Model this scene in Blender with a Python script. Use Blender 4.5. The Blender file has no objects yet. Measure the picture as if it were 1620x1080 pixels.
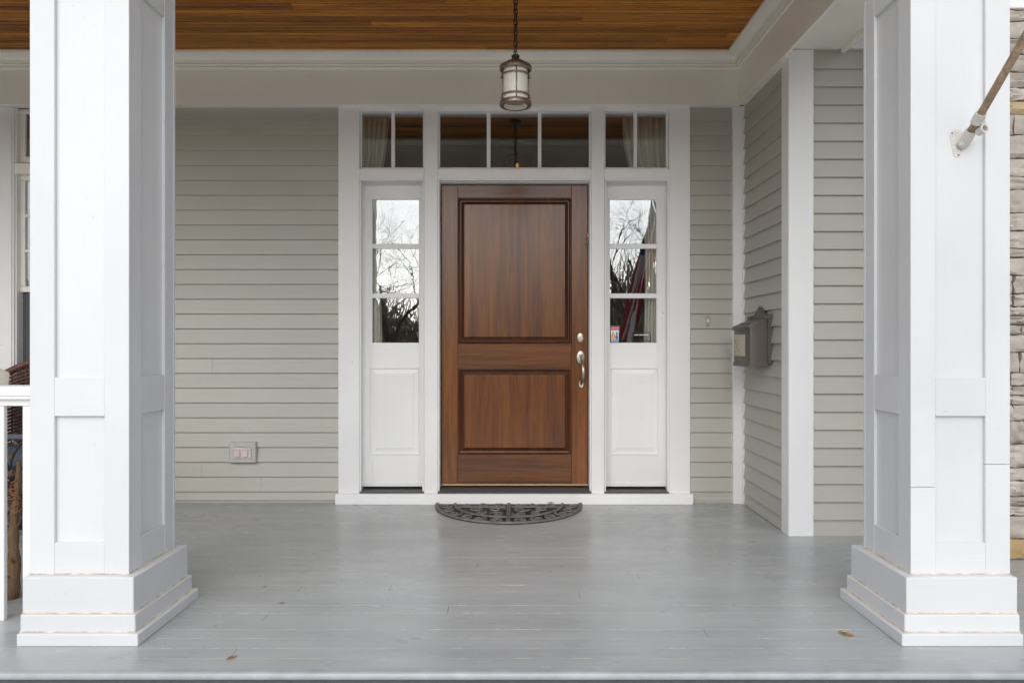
import bpy, bmesh, math, random
from mathutils import Vector, Matrix
R = math.radians
rnd = random.Random(7)
scene = bpy.context.scene
col = scene.collection

# ------------------------------------------------------------------ camera
CAMZ = 1.15
F = 1150.0            # focal length in photo pixels (photo is 1620 wide)
D = 5.29              # distance to the sheathing of the entry wall
cam_d = bpy.data.cameras.new('camera')
cam = bpy.data.objects.new('camera', cam_d); col.objects.link(cam)
cam.location = (0, 0, CAMZ); cam.rotation_euler = (R(90), 0, 0)
cam_d.sensor_width = 36; cam_d.lens = 36 * F / 1620
cam_d.shift_x = -5 / 1620; cam_d.shift_y = 5 / 1620
cam_d.clip_start = 0.05; cam_d.clip_end = 2000
scene.camera = cam

# ------------------------------------------------------------------ sky, sun, exposure
SUN_EL, SUN_AZ = 36, 186      # soft overcast sun, high behind the photographer
w = bpy.data.worlds.new('World'); scene.world = w; w.use_nodes = True
wn = w.node_tree.nodes; wl = w.node_tree.links
bg = wn['Background']
sky = wn.new('ShaderNodeTexSky'); sky.sky_type = 'NISHITA'; sky.sun_disc = False
sky.sun_elevation = R(SUN_EL); sky.sun_rotation = R(SUN_AZ)
sky.air_density = 1.0; sky.dust_density = 1.5; sky.ozone_density = 1.0
hs = wn.new('ShaderNodeHueSaturation'); hs.inputs['Saturation'].default_value = 0.46
wl.new(sky.outputs[0], hs.inputs['Color']); wl.new(hs.outputs[0], bg.inputs[0])
bg.inputs[1].default_value = 0.15
sun_d = bpy.data.lights.new('sun', 'SUN'); sun_d.energy = 1.5; sun_d.angle = R(70); sun_d.color = (1, 0.985, 0.965)
sun = bpy.data.objects.new('sun', sun_d); col.objects.link(sun)
sv = Vector((math.sin(R(SUN_AZ)) * math.cos(R(SUN_EL)), math.cos(R(SUN_AZ)) * math.cos(R(SUN_EL)), math.sin(R(SUN_EL))))
sun.rotation_euler = sv.to_track_quat('Z', 'Y').to_euler(); sun.location = sv * 40
vs = scene.view_settings
vs.view_transform = 'Standard'; vs.look = 'None'; vs.gamma = 1; vs.use_curve_mapping = False
vs.exposure = 0.28
scene.cycles.use_denoising = True
scene.cycles.max_bounces = 12; scene.cycles.diffuse_bounces = 6; scene.cycles.glossy_bounces = 5
scene.cycles.transparent_max_bounces = 12; scene.cycles.transmission_bounces = 8
scene.cycles.sample_clamp_indirect = 6

# ------------------------------------------------------------------ helpers: pixel <-> place
def PX(px, y): return (px - 815) * y / F
def PZ(py, y): return CAMZ + (545 - py) * y / F
def floor_at(px, py):
    y = CAMZ * F / (py - 545)
    return PX(px, y), y

# ------------------------------------------------------------------ helpers: materials
class NT:
    def __init__(s, name):
        s.m = bpy.data.materials.new(name); s.m.use_nodes = True
        s.t = s.m.node_tree; s.n = s.t.nodes; s.l = s.t.links
        s.b = s.n['Principled BSDF']; s.out = s.n['Material Output']
    def add(s, typ, **kw):
        nd = s.n.new(typ)
        for k, v in kw.items(): setattr(nd, k, v)
        return nd
    def link(s, a, b): s.l.new(a, b)
    def pos(s, scale=(1, 1, 1), rand=0.0, rot=(0, 0, 0)):
        g = s.add('ShaderNodeNewGeometry'); v = g.outputs['Position']
        if rand:
            oi = s.add('ShaderNodeObjectInfo')
            cx = s.add('ShaderNodeCombineXYZ')
            for i in range(3): s.link(oi.outputs['Random'], cx.inputs[i])
            ma = s.add('ShaderNodeVectorMath', operation='MULTIPLY_ADD')
            s.link(cx.outputs[0], ma.inputs[0]); ma.inputs[1].default_value = (rand * 3.1, rand * 7.7, rand * 5.3)
            s.link(v, ma.inputs[2]); v = ma.outputs[0]
        mp = s.add('ShaderNodeMapping'); mp.inputs['Scale'].default_value = scale; mp.inputs['Rotation'].default_value = rot
        s.link(v, mp.inputs['Vector']); return mp.outputs[0]
    def noise(s, vec, scale=5, detail=4, rough=0.55, dist=0.0):
        nd = s.add('ShaderNodeTexNoise'); nd.inputs['Scale'].default_value = scale
        nd.inputs['Detail'].default_value = detail; nd.inputs['Roughness'].default_value = rough
        nd.inputs['Distortion'].default_value = dist
        s.link(vec, nd.inputs['Vector']); return nd.outputs[0]
    def ramp(s, fac, stops):
        r = s.add('ShaderNodeValToRGB'); e = r.color_ramp.elements
        while len(e) < len(stops): e.new(0.5)
        for i, (p, c) in enumerate(stops):
            e[i].position = p; e[i].color = (*c, 1) if not isinstance(c, (int, float)) else (c, c, c, 1)
        s.link(fac, r.inputs[0]); return r.outputs[0]
    def mix(s, fac, a, b, mode='MIX'):
        m = s.add('ShaderNodeMix', data_type='RGBA', blend_type=mode)
        for sock, v in ((m.inputs[0], fac), (m.inputs[6], a), (m.inputs[7], b)):
            if isinstance(v, (int, float)): sock.default_value = v
            elif isinstance(v, tuple): sock.default_value = (*v, 1)
            else: s.link(v, sock)
        return m.outputs[2]
    def bump(s, h, strength=0.2, dist=0.01):
        b = s.add('ShaderNodeBump'); b.inputs['Strength'].default_value = strength; b.inputs['Distance'].default_value = dist
        s.link(h, b.inputs['Height']); s.link(b.outputs[0], s.b.inputs['Normal']); return b
    def base(s, v):
        if isinstance(v, tuple): s.b.inputs['Base Color'].default_value = (*v, 1)
        else: s.link(v, s.b.inputs['Base Color'])
    def set(s, rough=0.5, metal=0.0, spec=0.5):
        s.b.inputs['Roughness'].default_value = rough; s.b.inputs['Metallic'].default_value = metal
        s.b.inputs['Specular IOR Level'].default_value = spec
    def rough(s, v): s.link(v, s.b.inputs['Roughness'])

M = {}
def simple(name, c, rough=0.5, metal=0.0, var=0.12, scale=30, bump=0.0, spec=0.5):
    t = NT(name); n = t.noise(t.pos(), scale, 5)
    t.base(t.mix(t.ramp(n, [(0.35, 0.0), (0.7, 1.0)]), tuple(x * (1 - var) for x in c), tuple(min(1, x * (1 + var)) for x in c)))
    t.set(rough, metal, spec)
    if bump: t.bump(n, bump, 0.004)
    M[name] = t.m; return t

def paint(name, c, rough=0.42, grain=(1.2, 60, 60), dirt=(0.45, 0.36, 0.26), dirt_amt=0.5):
    """brushed exterior paint: faint brush ridges, slow tone drift, scattered specks and scuffs"""
    t = NT(name)
    slow = t.noise(t.pos(rand=3), 1.6, 4)
    c1 = t.mix(t.ramp(slow, [(0.3, 0.0), (0.75, 1.0)]), tuple(x * 0.94 for x in c), tuple(min(1, x * 1.02) for x in c))
    oi = t.add('ShaderNodeObjectInfo')
    c1 = t.mix(1.0, c1, t.ramp(oi.outputs['Random'], [(0.0, 0.955), (1.0, 1.03)]), 'MULTIPLY')
    sp = t.noise(t.pos(rand=3), 34, 6, 0.62)
    spm = t.ramp(sp, [(0.685, 0.0), (0.76, dirt_amt)])
    c2 = t.mix(spm, c1, dirt)
    t.base(c2)
    br = t.noise(t.pos(grain, rand=3), 1.0, 3)
    fine = t.noise(t.pos(), 140, 3)
    h = t.mix(0.35, br, fine)
    t.bump(h, 0.24, 0.005)
    t.set(rough)
    t.rough(t.ramp(slow, [(0.3, rough - 0.06), (0.8, rough + 0.1)]))
    M[name] = t.m; return t

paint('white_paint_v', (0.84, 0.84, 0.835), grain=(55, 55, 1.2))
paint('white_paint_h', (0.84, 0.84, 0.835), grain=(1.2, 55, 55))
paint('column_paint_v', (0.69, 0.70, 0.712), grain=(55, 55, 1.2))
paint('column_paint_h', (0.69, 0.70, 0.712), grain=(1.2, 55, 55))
paint('warm_lit_trim_h', (0.88, 0.855, 0.78), grain=(1.0, 40, 40))  # white trim under the roof; warm ceiling bounce is put into its colour
paint('warm_lit_trim_y', (0.88, 0.855, 0.78), grain=(40, 1.0, 40))
paint('siding_paint', (0.475, 0.46, 0.41), rough=0.5, grain=(1.0, 45, 45), dirt=(0.25, 0.2, 0.15), dirt_amt=0.35)
paint('siding_paint_side', (0.475, 0.46, 0.41), rough=0.5, grain=(45, 1.0, 45), dirt=(0.25, 0.2, 0.15), dirt_amt=0.35)
paint('box_paint', (0.50, 0.49, 0.45), rough=0.45, grain=(3, 30, 30))

def floor_paint():
    t = NT('floor_paint')
    slow = t.noise(t.pos((0.35, 1, 1)), 1.9, 5, 0.6)
    c = t.mix(t.ramp(slow, [(0.32, 0.0), (0.7, 1.0)]), (0.36, 0.383, 0.392), (0.41, 0.431, 0.438))
    # foot-worn smudges, pulled out along the boards
    sm = t.noise(t.pos((0.7, 2.0, 1)), 2.2, 3, 0.5)
    c = t.mix(t.ramp(sm, [(0.42, 0.0), (0.85, 0.55)]), c, (0.46, 0.465, 0.445))
    sm2 = t.noise(t.pos((0.6, 2.4, 1)), 2.4, 3, 0.5)
    c = t.mix(t.ramp(sm2, [(0.40, 0.0), (0.85, 0.7)]), c, (0.29, 0.308, 0.316))
    fs = t.noise(t.pos((2.5, 9, 1), rand=4), 4.0, 6, 0.65)
    c = t.mix(t.ramp(fs, [(0.42, 0.0), (0.95, 0.42)]), c, (0.50, 0.505, 0.485))
    # small chips to bare wood
    chip = t.noise(t.pos((2.2, 22, 1), rand=7), 5.5, 5, 0.6)
    c = t.mix(t.ramp(chip, [(0.70, 0.0), (0.72, 0.7)]), c, (0.62, 0.56, 0.46))
    t.base(c)
    t.rough(t.ramp(sm, [(0.3, 0.2), (0.8, 0.42)]))
    gr = t.noise(t.pos((2.0, 45, 1), rand=3), 1.0, 4)
    t.bump(t.mix(0.4, gr, slow), 0.12, 0.004)
    M['floor_paint'] = t.m
floor_paint()
simple('floor_nosing', (0.36, 0.385, 0.40), 0.35, var=0.1, scale=12)
simple('joint_wear', (0.62, 0.57, 0.48), 0.6, var=0.3, scale=60)

def wood(name, axis, dark, mid, light, rough, scale=1.0, streak=1.0, bumpy=0.15, coat=0.0, rand=9, tone=(0.8, 1.12), spec=0.5):
    t = NT(name)
    lo, hi = 1.1 * scale, 26 * scale
    sc = [hi, hi, hi]; sc[axis] = lo
    v = t.pos(tuple(sc), rand=rand)
    g1 = t.noise(v, 1.0, 6, 0.6, 0.6)
    sc2 = [6 * scale] * 3; sc2[axis] = 0.5 * scale
    g2 = t.noise(t.pos(tuple(sc2), rand=rand), 1.0, 3, 0.5, 1.2)
    c = t.ramp(g2, [(0.3, mid), (0.68, light)])
    c = t.mix(t.ramp(g1, [(0.36, 0.85 * streak), (0.56, 0.0)]), c, dark)
    sc3 = [170 * scale] * 3; sc3[axis] = 7 * scale
    g3 = t.noise(t.pos(tuple(sc3), rand=rand), 1.0, 3, 0.6)
    c = t.mix(t.ramp(g3, [(0.36, 0.55 * streak), (0.5, 0.0)]), c, tuple(x * 0.6 for x in dark))
    oi = t.add('ShaderNodeObjectInfo')
    tn = t.ramp(oi.outputs['Random'], [(0.0, tone[0]), (1.0, tone[1])])
    c = t.mix(1.0, c, tn, 'MULTIPLY')
    t.base(c); t.set(rough, 0, spec)
    t.bump(g3, bumpy, 0.003)
    if coat:
        t.b.inputs['Coat Weight'].default_value = coat; t.b.inputs['Coat Roughness'].default_value = 0.22
    M[name] = t.m; return t
wood('ceiling_wood', 0, (0.13, 0.04, 0.007), (0.41, 0.148, 0.020), (0.60, 0.24, 0.030), 0.5, 1.5, 0.6, tone=(0.55, 1.2), spec=0.3)
wood('door_wood_v', 2, (0.05, 0.014, 0.004), (0.135, 0.040, 0.008), (0.27, 0.092, 0.014), 0.24, 0.8, 0.62, 0.10, tone=(0.85, 1.08), spec=0.5)
wood('door_wood_h', 0, (0.045, 0.013, 0.004), (0.11, 0.033, 0.007), (0.20, 0.068, 0.012), 0.24, 0.8, 0.62, 0.10, tone=(0.85, 1.08), spec=0.5)
wood('door_wood_dark_shaded', 2, (0.035, 0.010, 0.004), (0.075, 0.022, 0.007), (0.125, 0.040, 0.011), 0.24, 0.8, 0.5, 0.08, tone=(0.9, 1.05))  # moulding wood: deeper stain, with the shade of the bevels put into the colour
wood('pole_wood', 2, (0.16, 0.105, 0.065), (0.32, 0.225, 0.145), (0.45, 0.34, 0.235), 0.65, 1.6, 0.8, 0.3)
wood('bark', 2, (0.10, 0.085, 0.07), (0.17, 0.145, 0.125), (0.25, 0.22, 0.19), 0.9, 0.5, 0.8, 0.5)
wood('stalk_bark', 2, (0.10, 0.055, 0.03), (0.20, 0.12, 0.07), (0.30, 0.19, 0.11), 0.85, 1.4, 0.8, 0.5)

simple('brushed_nickel', (0.52, 0.47, 0.39), 0.38, 1.0, var=0.06)
simple('nickel_dark', (0.25, 0.23, 0.2), 0.4, 1.0)
simple('brass', (0.70, 0.52, 0.25), 0.35, 1.0, var=0.1)
simple('lantern_metal', (0.30, 0.235, 0.185), 0.38, 0.85, var=0.22, scale=60)
simple('bronze', (0.085, 0.062, 0.045), 0.45, 0.8, var=0.25, scale=60)
simple('lantern_glass', (0.80, 0.76, 0.68), 0.35, var=0.03, scale=8)
simple('mailbox_bronze', (0.125, 0.108, 0.094), 0.42, 0.25, var=0.12, scale=120, bump=0.25)
simple('mailbox_plate', (0.50, 0.45, 0.35), 0.45, 0.35, var=0.12, scale=90)
simple('sweep', (0.50, 0.36, 0.20), 0.5)
simple('caulk', (0.62, 0.54, 0.43), 0.7, var=0.3, scale=25)
simple('threshold', (0.075, 0.078, 0.08), 0.45, var=0.15)
simple('rubber', (0.012, 0.012, 0.012), 0.6, var=0.25, scale=25)
simple('rubber_worn', (0.16, 0.15, 0.142), 0.62, var=0.3, scale=18)
simple('outlet_plastic', (0.66, 0.58, 0.54), 0.4, var=0.04)
simple('dark_slot', (0.03, 0.03, 0.03), 0.6)
simple('button_white', (0.8, 0.8, 0.78), 0.3, var=0.02)
simple('cast_white', (0.62, 0.60, 0.56), 0.55, var=0.15, scale=140, bump=0.3)
simple('wicker', (0.14, 0.062, 0.042), 0.55, var=0.4, scale=45)
simple('cushion_blue', (0.10, 0.115, 0.15), 0.8, var=0.12)
simple('pillow_cloth', (0.56, 0.53, 0.47), 0.85, var=0.08, scale=14, bump=0.2)
simple('curtain_cloth', (0.84, 0.82, 0.73), 0.85, var=0.03, scale=12)
simple('iron_dark', (0.035, 0.035, 0.04), 0.5, 0.6, var=0.3)
simple('iron_leaf', (0.20, 0.15, 0.10), 0.45, 0.7, var=0.4, scale=40)
simple('twine', (0.34, 0.15, 0.06), 0.8, var=0.4, scale=90)
simple('dry_leaf', (0.42, 0.22, 0.07), 0.7, var=0.4, scale=80)
simple('dry_blade', (0.47, 0.25, 0.05), 0.7, var=0.4, scale=40)
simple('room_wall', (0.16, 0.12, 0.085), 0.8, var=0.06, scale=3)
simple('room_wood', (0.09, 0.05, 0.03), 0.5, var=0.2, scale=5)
simple('sheathing', (0.20, 0.19, 0.17), 0.8)
simple('screen_mesh', (0.10, 0.10, 0.105), 0.7, var=0.1, scale=60)
simple('flag_red', (0.42, 0.03, 0.045), 0.75, var=0.06, scale=20)
simple('flag_white', (0.78, 0.77, 0.74), 0.75, var=0.03, scale=20)
simple('flag_blue', (0.03, 0.045, 0.16), 0.75, var=0.06, scale=20)
simple('roofing', (0.08, 0.08, 0.085), 0.85)
simple('lawn', (0.26, 0.24, 0.15), 0.95, var=0.4, scale=1.2, bump=0.4)
simple('concrete', (0.66, 0.64, 0.60), 0.8, var=0.15, scale=6)  # kept very pale so the added slab throws light into the porch
simple('asphalt', (0.055, 0.055, 0.058), 0.85, var=0.15, scale=3)
simple('brush_brown', (0.46, 0.37, 0.29), 0.9, var=0.5, scale=0.8)
simple('mortar', (0.48, 0.455, 0.42), 0.9, var=0.2, scale=60, bump=0.4)
simple('sticker_white', (0.75, 0.76, 0.78), 0.4, var=0.02)
simple('sticker_red', (0.50, 0.03, 0.03), 0.4, var=0.05)
simple('sticker_blue', (0.09, 0.20, 0.50), 0.4, var=0.05)
simple('sticker_orange', (0.80, 0.30, 0.03), 0.4, var=0.05)
simple('sticker_yellow', (0.85, 0.62, 0.08), 0.4, var=0.05)
simple('bead_blue', (0.05, 0.2, 0.45), 0.3)
simple('bead_red', (0.5, 0.06, 0.04), 0.3)

def stone_mat(name, a, b, c):
    t = NT(name)
    n = t.noise(t.pos(rand=5), 9, 6, 0.62)
    oi = t.add('ShaderNodeObjectInfo')
    cc = t.ramp(n, [(0.3, a), (0.5, b), (0.72, c)])
    tone = t.ramp(oi.outputs['Random'], [(0.0, 0.78), (1.0, 1.12)])
    t.base(t.mix(1.0, cc, tone, 'MULTIPLY')); t.set(0.85)
    f = t.noise(t.pos(rand=5), 55, 6, 0.7)
    t.bump(f, 0.6, 0.008); M[name] = t.m
stone_mat('limestone', (0.34, 0.30, 0.255), (0.45, 0.405, 0.35), (0.55, 0.51, 0.45))
stone_mat('limestone_gold', (0.30, 0.20, 0.09), (0.42, 0.30, 0.15), (0.50, 0.41, 0.28))

def glass_mat():
    t = NT('window_glass')
    t.n.remove(t.b)
    tr = t.add('ShaderNodeBsdfTransparent'); tr.inputs[0].default_value = (0.94, 0.95, 0.94, 1)
    gl = t.add('ShaderNodeBsdfGlossy'); gl.inputs['Roughness'].default_value = 0.0
    gl.inputs[0].default_value = (0.95, 0.97, 1.0, 1)
    n = t.noise(t.pos((1, 1, 0.8)), 7.0, 2, 0.5, 0.5)
    b = t.add('ShaderNodeBump'); b.inputs['Strength'].default_value = 0.021; b.inputs['Distance'].default_value = 0.008
    t.link(n, b.inputs['Height']); t.link(b.outputs[0], gl.inputs['Normal'])
    fr = t.add('ShaderNodeFresnel'); fr.inputs[0].default_value = 1.5
    ma = t.add('ShaderNodeMath', operation='MULTIPLY_ADD', use_clamp=True)
    t.link(fr.outputs[0], ma.inputs[0]); ma.inputs[1].default_value = 1.5; ma.inputs[2].default_value = 0.085
    mx = t.add('ShaderNodeMixShader')
    t.link(ma.outputs[0], mx.inputs[0]); t.link(tr.outputs[0], mx.inputs[1]); t.link(gl.outputs[0], mx.inputs[2])
    t.link(mx.outputs[0], t.out.inputs['Surface']); M['window_glass'] = t.m
glass_mat()
def emit_mat(name, c, s):
    t = NT(name); t.b.inputs['Emission Color'].default_value = (*c, 1); t.b.inputs['Emission Strength'].default_value = s
    M[name] = t.m
emit_mat('bulb', (1.0, 0.45, 0.12), 0.45)

# ------------------------------------------------------------------ helpers: geometry
WL = {}          # world location of every object made here
class MB:
    def __init__(s): s.v = []; s.f = []
    def box(s, x0, x1, y0, y1, z0, z1, b=0.0):
        x0, x1 = min(x0, x1), max(x0, x1); y0, y1 = min(y0, y1), max(y0, y1); z0, z1 = min(z0, z1), max(z0, z1)
        n = len(s.v)
        b = min(b, 0.45 * min(x1 - x0, y1 - y0, z1 - z0))
        if b <= 0:
            s.v += [(x, y, z) for x in (x0, x1) for y in (y0, y1) for z in (z0, z1)]
            s.f += [tuple(n + i for i in q) for q in ((0, 1, 3, 2), (4, 6, 7, 5), (0, 4, 5, 1), (2, 3, 7, 6), (0, 2, 6, 4), (1, 5, 7, 3))]
            return s
        bm = bmesh.new()
        vs_ = [bm.verts.new(p) for p in [(x, y, z) for x in (x0, x1) for y in (y0, y1) for z in (z0, z1)]]
        for q in ((0, 1, 3, 2), (4, 6, 7, 5), (0, 4, 5, 1), (2, 3, 7, 6), (0, 2, 6, 4), (1, 5, 7, 3)): bm.faces.new([vs_[i] for i in q])
        bmesh.ops.bevel(bm, geom=bm.edges[:], offset=b, segments=1, affect='EDGES', profile=0.5)
        bm.verts.index_update()
        s.v += [tuple(v.co) for v in bm.verts]; s.f += [tuple(n + v.index for v in f.verts) for f in bm.faces]
        bm.free(); return s
    def extrude(s, prof, axis, a0, a1, caps=True):
        """prof: closed polygon of 2-D points in the other two axes (in x,y,z order)"""
        n = len(s.v); k = len(prof)
        for a in (a0, a1):
            for p in prof:
                q = list(p); q.insert(axis, a); s.v.append(tuple(q))
        for i in range(k):
            j = (i + 1) % k; s.f.append((n + i, n + j, n + k + j, n + k + i))
        if caps: s.f += [tuple(n + i for i in range(k))[::-1], tuple(n + k + i for i in range(k))]
        return s
    def rings(s, x0, x1, z0, z1, prof, flip=False):
        """concentric rectangles in an x-z plane: prof = [(inset, y), ...], last one capped"""
        n = len(s.v)
        for ins, y in prof:
            s.v += [(x0 + ins, y, z0 + ins), (x1 - ins, y, z0 + ins), (x1 - ins, y, z1 - ins), (x0 + ins, y, z1 - ins)]
        for k in range(len(prof) - 1):
            for i in range(4):
                j = (i + 1) % 4; s.f.append((n + 4 * k + i, n + 4 * k + j, n + 4 * k + 4 + j, n + 4 * k + 4 + i))
        k = 4 * (len(prof) - 1); s.f.append((n + k, n + k + 1, n + k + 2, n + k + 3)); return s
    def lathe(s, prof, c=(0, 0, 0), n=28, axis='Z', squash=(1, 1)):
        b = len(s.v)
        for r, h in prof:
            for i in range(n):
                a = 2 * math.pi * i / n; p = (r * math.cos(a) * squash[0], r * math.sin(a) * squash[1], h)
                if axis == 'Y': p = (p[0], h, p[1])
                elif axis == 'X': p = (h, p[0], p[1])
                s.v.append((c[0] + p[0], c[1] + p[1], c[2] + p[2]))
        for k in range(len(prof) - 1):
            for i in range(n):
                j = (i + 1) % n; s.f.append((b + k * n + i, b + k * n + j, b + (k + 1) * n + j, b + (k + 1) * n + i))
        s.f += [tuple(b + i for i in range(n))[::-1], tuple(b + (len(prof) - 1) * n + i for i in range(n))]
        return s
    def tube(s, pts, r, n=8, closed=False):
        pts = [Vector(p) for p in pts]; k = len(pts); b = len(s.v)
        rs = r if isinstance(r, (list, tuple)) else [r] * k
        up = None
        for i, p in enumerate(pts):
            if closed: d = pts[(i + 1) % k] - pts[i - 1]
            else: d = pts[min(i + 1, k - 1)] - pts[max(i - 1, 0)]
            d.normalize()
            if up is None:
                up = d.orthogonal().normalized()
            else:
                up = (up - d * up.dot(d))
                up = up.normalized() if up.length > 1e-6 else d.orthogonal().normalized()
            sd = d.cross(up)
            for j in range(n):
                a = 2 * math.pi * j / n; s.v.append(tuple(p + (up * math.cos(a) + sd * math.sin(a)) * rs[i]))
        for i in range(k if closed else k - 1):
            i2 = (i + 1) % k
            for j in range(n):
                j2 = (j + 1) % n; s.f.append((b + i * n + j, b + i * n + j2, b + i2 * n + j2, b + i2 * n + j))
        if not closed: s.f += [tuple(b + j for j in range(n))[::-1], tuple(b + (k - 1) * n + j for j in range(n))]
        return s
    def ribbon(s, pts, wd, z0, z1):
        """flat raised band along a plan path (x, y), from z0 to z1"""
        k = len(pts); n = len(s.v)
        for i, p in enumerate(pts):
            a = pts[max(i - 1, 0)]; c = pts[min(i + 1, k - 1)]
            dx, dy = c[0] - a[0], c[1] - a[1]; L = math.hypot(dx, dy) or 1
            nx, ny = -dy / L, dx / L
            wi = wd[i] if isinstance(wd, list) else wd
            for sgn, z, q in ((1, z0, 1), (1, z1, .8), (-1, z1, .8), (-1, z0, 1)):
                s.v.append((p[0] + nx * wi * sgn * q / 2, p[1] + ny * wi * sgn * q / 2, z))
        for i in range(k - 1):
            for j in range(3): s.f.append((n + 4 * i + j, n + 4 * i + j + 1, n + 4 * i + 5 + j, n + 4 * i + 4 + j))
        s.f += [(n, n + 1, n + 2, n + 3), (n + 4 * k - 1, n + 4 * k - 2, n + 4 * k - 3, n + 4 * k - 4)]
        return s
    def ball(s, c, r, n=10, m=7):
        if isinstance(r, (int, float)): r = (r, r, r)
        b = len(s.v)
        for i in range(m + 1):
            t = math.pi * i / m
            for j in range(n):
                a = 2 * math.pi * j / n
                s.v.append((c[0] + r[0] * math.sin(t) * math.cos(a), c[1] + r[1] * math.sin(t) * math.sin(a), c[2] + r[2] * math.cos(t)))
        for i in range(m):
            for j in range(n):
                j2 = (j + 1) % n; s.f.append((b + i * n + j, b + (i + 1) * n + j, b + (i + 1) * n + j2, b + i * n + j2))
        return s
    def build(s, name, mat, parent=None, smooth=False):
        xs, ys, zs = zip(*s.v)
        o0 = Vector(((min(xs) + max(xs)) / 2, (min(ys) + max(ys)) / 2, min(zs)))
        me = bpy.data.meshes.new(name)
        me.from_pydata([(x - o0.x, y - o0.y, z - o0.z) for x, y, z in s.v], [], s.f); me.update()
        bm = bmesh.new(); bm.from_mesh(me); bmesh.ops.recalc_face_normals(bm, faces=bm.faces); bm.to_mesh(me); bm.free()
        me.materials.append(M[mat])
        if smooth:
            me.polygons.foreach_set('use_smooth', [True] * len(me.polygons))
        o = bpy.data.objects.new(name, me); col.objects.link(o)
        WL[o.name] = o0
        if parent is not None:
            o.parent = parent; o.location = o0 - WL[parent.name]
        else: o.location = o0
        if smooth == 'auto': sharp(me)
        return o
def sharp(me, ang=35):
    bm = bmesh.new(); bm.from_mesh(me)
    for e in bm.edges:
        if len(e.link_faces) == 2 and e.calc_face_angle(0) > R(ang): e.smooth = False
    bm.to_mesh(me); bm.free()
def bx(name, mat, parent, x0, x1, y0, y1, z0, z1, b=0.0015):
    return MB().box(x0, x1, y0, y1, z0, z1, b).build(name, mat, parent)
def tag(o, label=None, cat=None, group=None, kind=None):
    if label: o['label'] = label
    if cat: o['category'] = cat
    if group: o['group'] = group
    if kind: o['kind'] = kind
    return o
def thing(name, loc, label, cat, group=None, kind=None):
    o = bpy.data.objects.new(name, None); col.objects.link(o); o.location = loc
    o.empty_display_size = 0.1; WL[o.name] = Vector(loc)
    o['kind'] = kind or 'thing'
    return tag(o, label, cat, group)

# ================================================================== SETTING
FRONT = 2.548                 # front edge of the porch floor
CEIL = 3.225                  # porch ceiling
GZ = -0.52                    # garden ground level
g = MB(); g.v = [(-400, -400, GZ), (400, -400, GZ), (400, 400, GZ), (-400, 400, GZ)]; g.f = [(0, 1, 2, 3)]
tag(g.build('ground', 'lawn'), 'winter lawn in front of the porch', kind='structure')
tag(MB().box(-9, 10, -9, 2.53, GZ - .1, GZ + .02, .01).build('bounce_forecourt', 'concrete'), 'unseen pale concrete slab added before the porch steps to bounce light', kind='structure')  # unseen slab added as a reflector to brighten the porch from below
tag(MB().box(-120, 120, -16.5, -9, GZ - .1, GZ + .012).build('road', 'asphalt'), 'asphalt street in front of the garden', kind='structure')

# --- porch floor: painted boards running along the house
fl = thing('porch_floor', (0, 4, -0.03), 'grey painted tongue and groove porch floor with worn joints', None, kind='structure')
bx('floor_bed', 'sheathing', fl, -6.5, 4.2, FRONT + .02, 5.6, -0.12, -0.032, 0)
pitch = 0.0905
joints = {8: [PX(916, 3.36)], 6: [PX(708, 3.13)], 5: [PX(420, 3.07)], 9: [PX(486, 3.55), PX(608, 3.28)], 3: [PX(1120, 2.87)], 11: [PX(1010, 3.6)], 1: [-1.05], 13: [-.2]}
row = 0; y = FRONT + 0.03
while y < 5.36:
    cuts = [-6.5] + sorted(joints.get(row, []) + [rnd.uniform(-5.4, -3.2), rnd.uniform(2.3, 3.6)]) + [4.2]
    zt = rnd.uniform(-.0004, .0003)
    for a, b in zip(cuts[:-1], cuts[1:]):
        pr = [(y, -.03), (y + pitch - .0005, -.03), (y + pitch - .0005, zt - .0004), (y + pitch - .0010, zt), (y + .0005, zt), (y, zt - .0004)]
        MB().extrude(pr, 0, a + .0008, b - .0008).build('floor_board', 'floor_paint', fl)
    # flakes where the paint has broken along the joint
    if 2.6 < y < 3.9 and row:
        mb = MB(); k = 0
        for q in range(44):
            xa = rnd.uniform(-1.7, 1.6); L = abs(rnd.gauss(0, .05)) + .004
            if rnd.random() > (0.5 if y < 3.2 else 0.12): continue
            w0 = rnd.uniform(.0003, .0011)
            mb.box(xa, xa + L, y - .0007 - w0, y + w0, zt - .004, zt + .0004); k += 1
        if k: tag(mb.build('paint_flake', 'joint_wear', fl), kind='stuff')
    y += pitch; row += 1
n_ = [(FRONT + .03, -.03)] + [(FRONT + .012 + .014 * math.cos(a), -.014 + .0145 * math.sin(a)) for a in [R(t) for t in range(270, 89, -20)]] + [(FRONT + .03, .0005)]
MB().extrude(n_, 0, -6.5, 4.2).build('floor_nosing', 'floor_nosing', fl, 'auto')
bx('fascia', 'threshold', fl, -6.5, 4.2, FRONT + .012, FRONT + .055, -.30, -.0305)
bx('fascia_skirt', 'white_paint_h', fl, -6.5, 4.2, FRONT + .04, FRONT + .06, GZ, -.31)
st = thing('front_steps', (0, 2.2, GZ), 'stone front steps rising from the path to the porch edge', 'steps')
bx('step', 'concrete', st, -1.35, 1.35, 1.88, 2.24, GZ, GZ + .17, .008); bx('step', 'concrete', st, -1.35, 1.35, 2.22, FRONT + .028, GZ, GZ + .345, .008)

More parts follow.
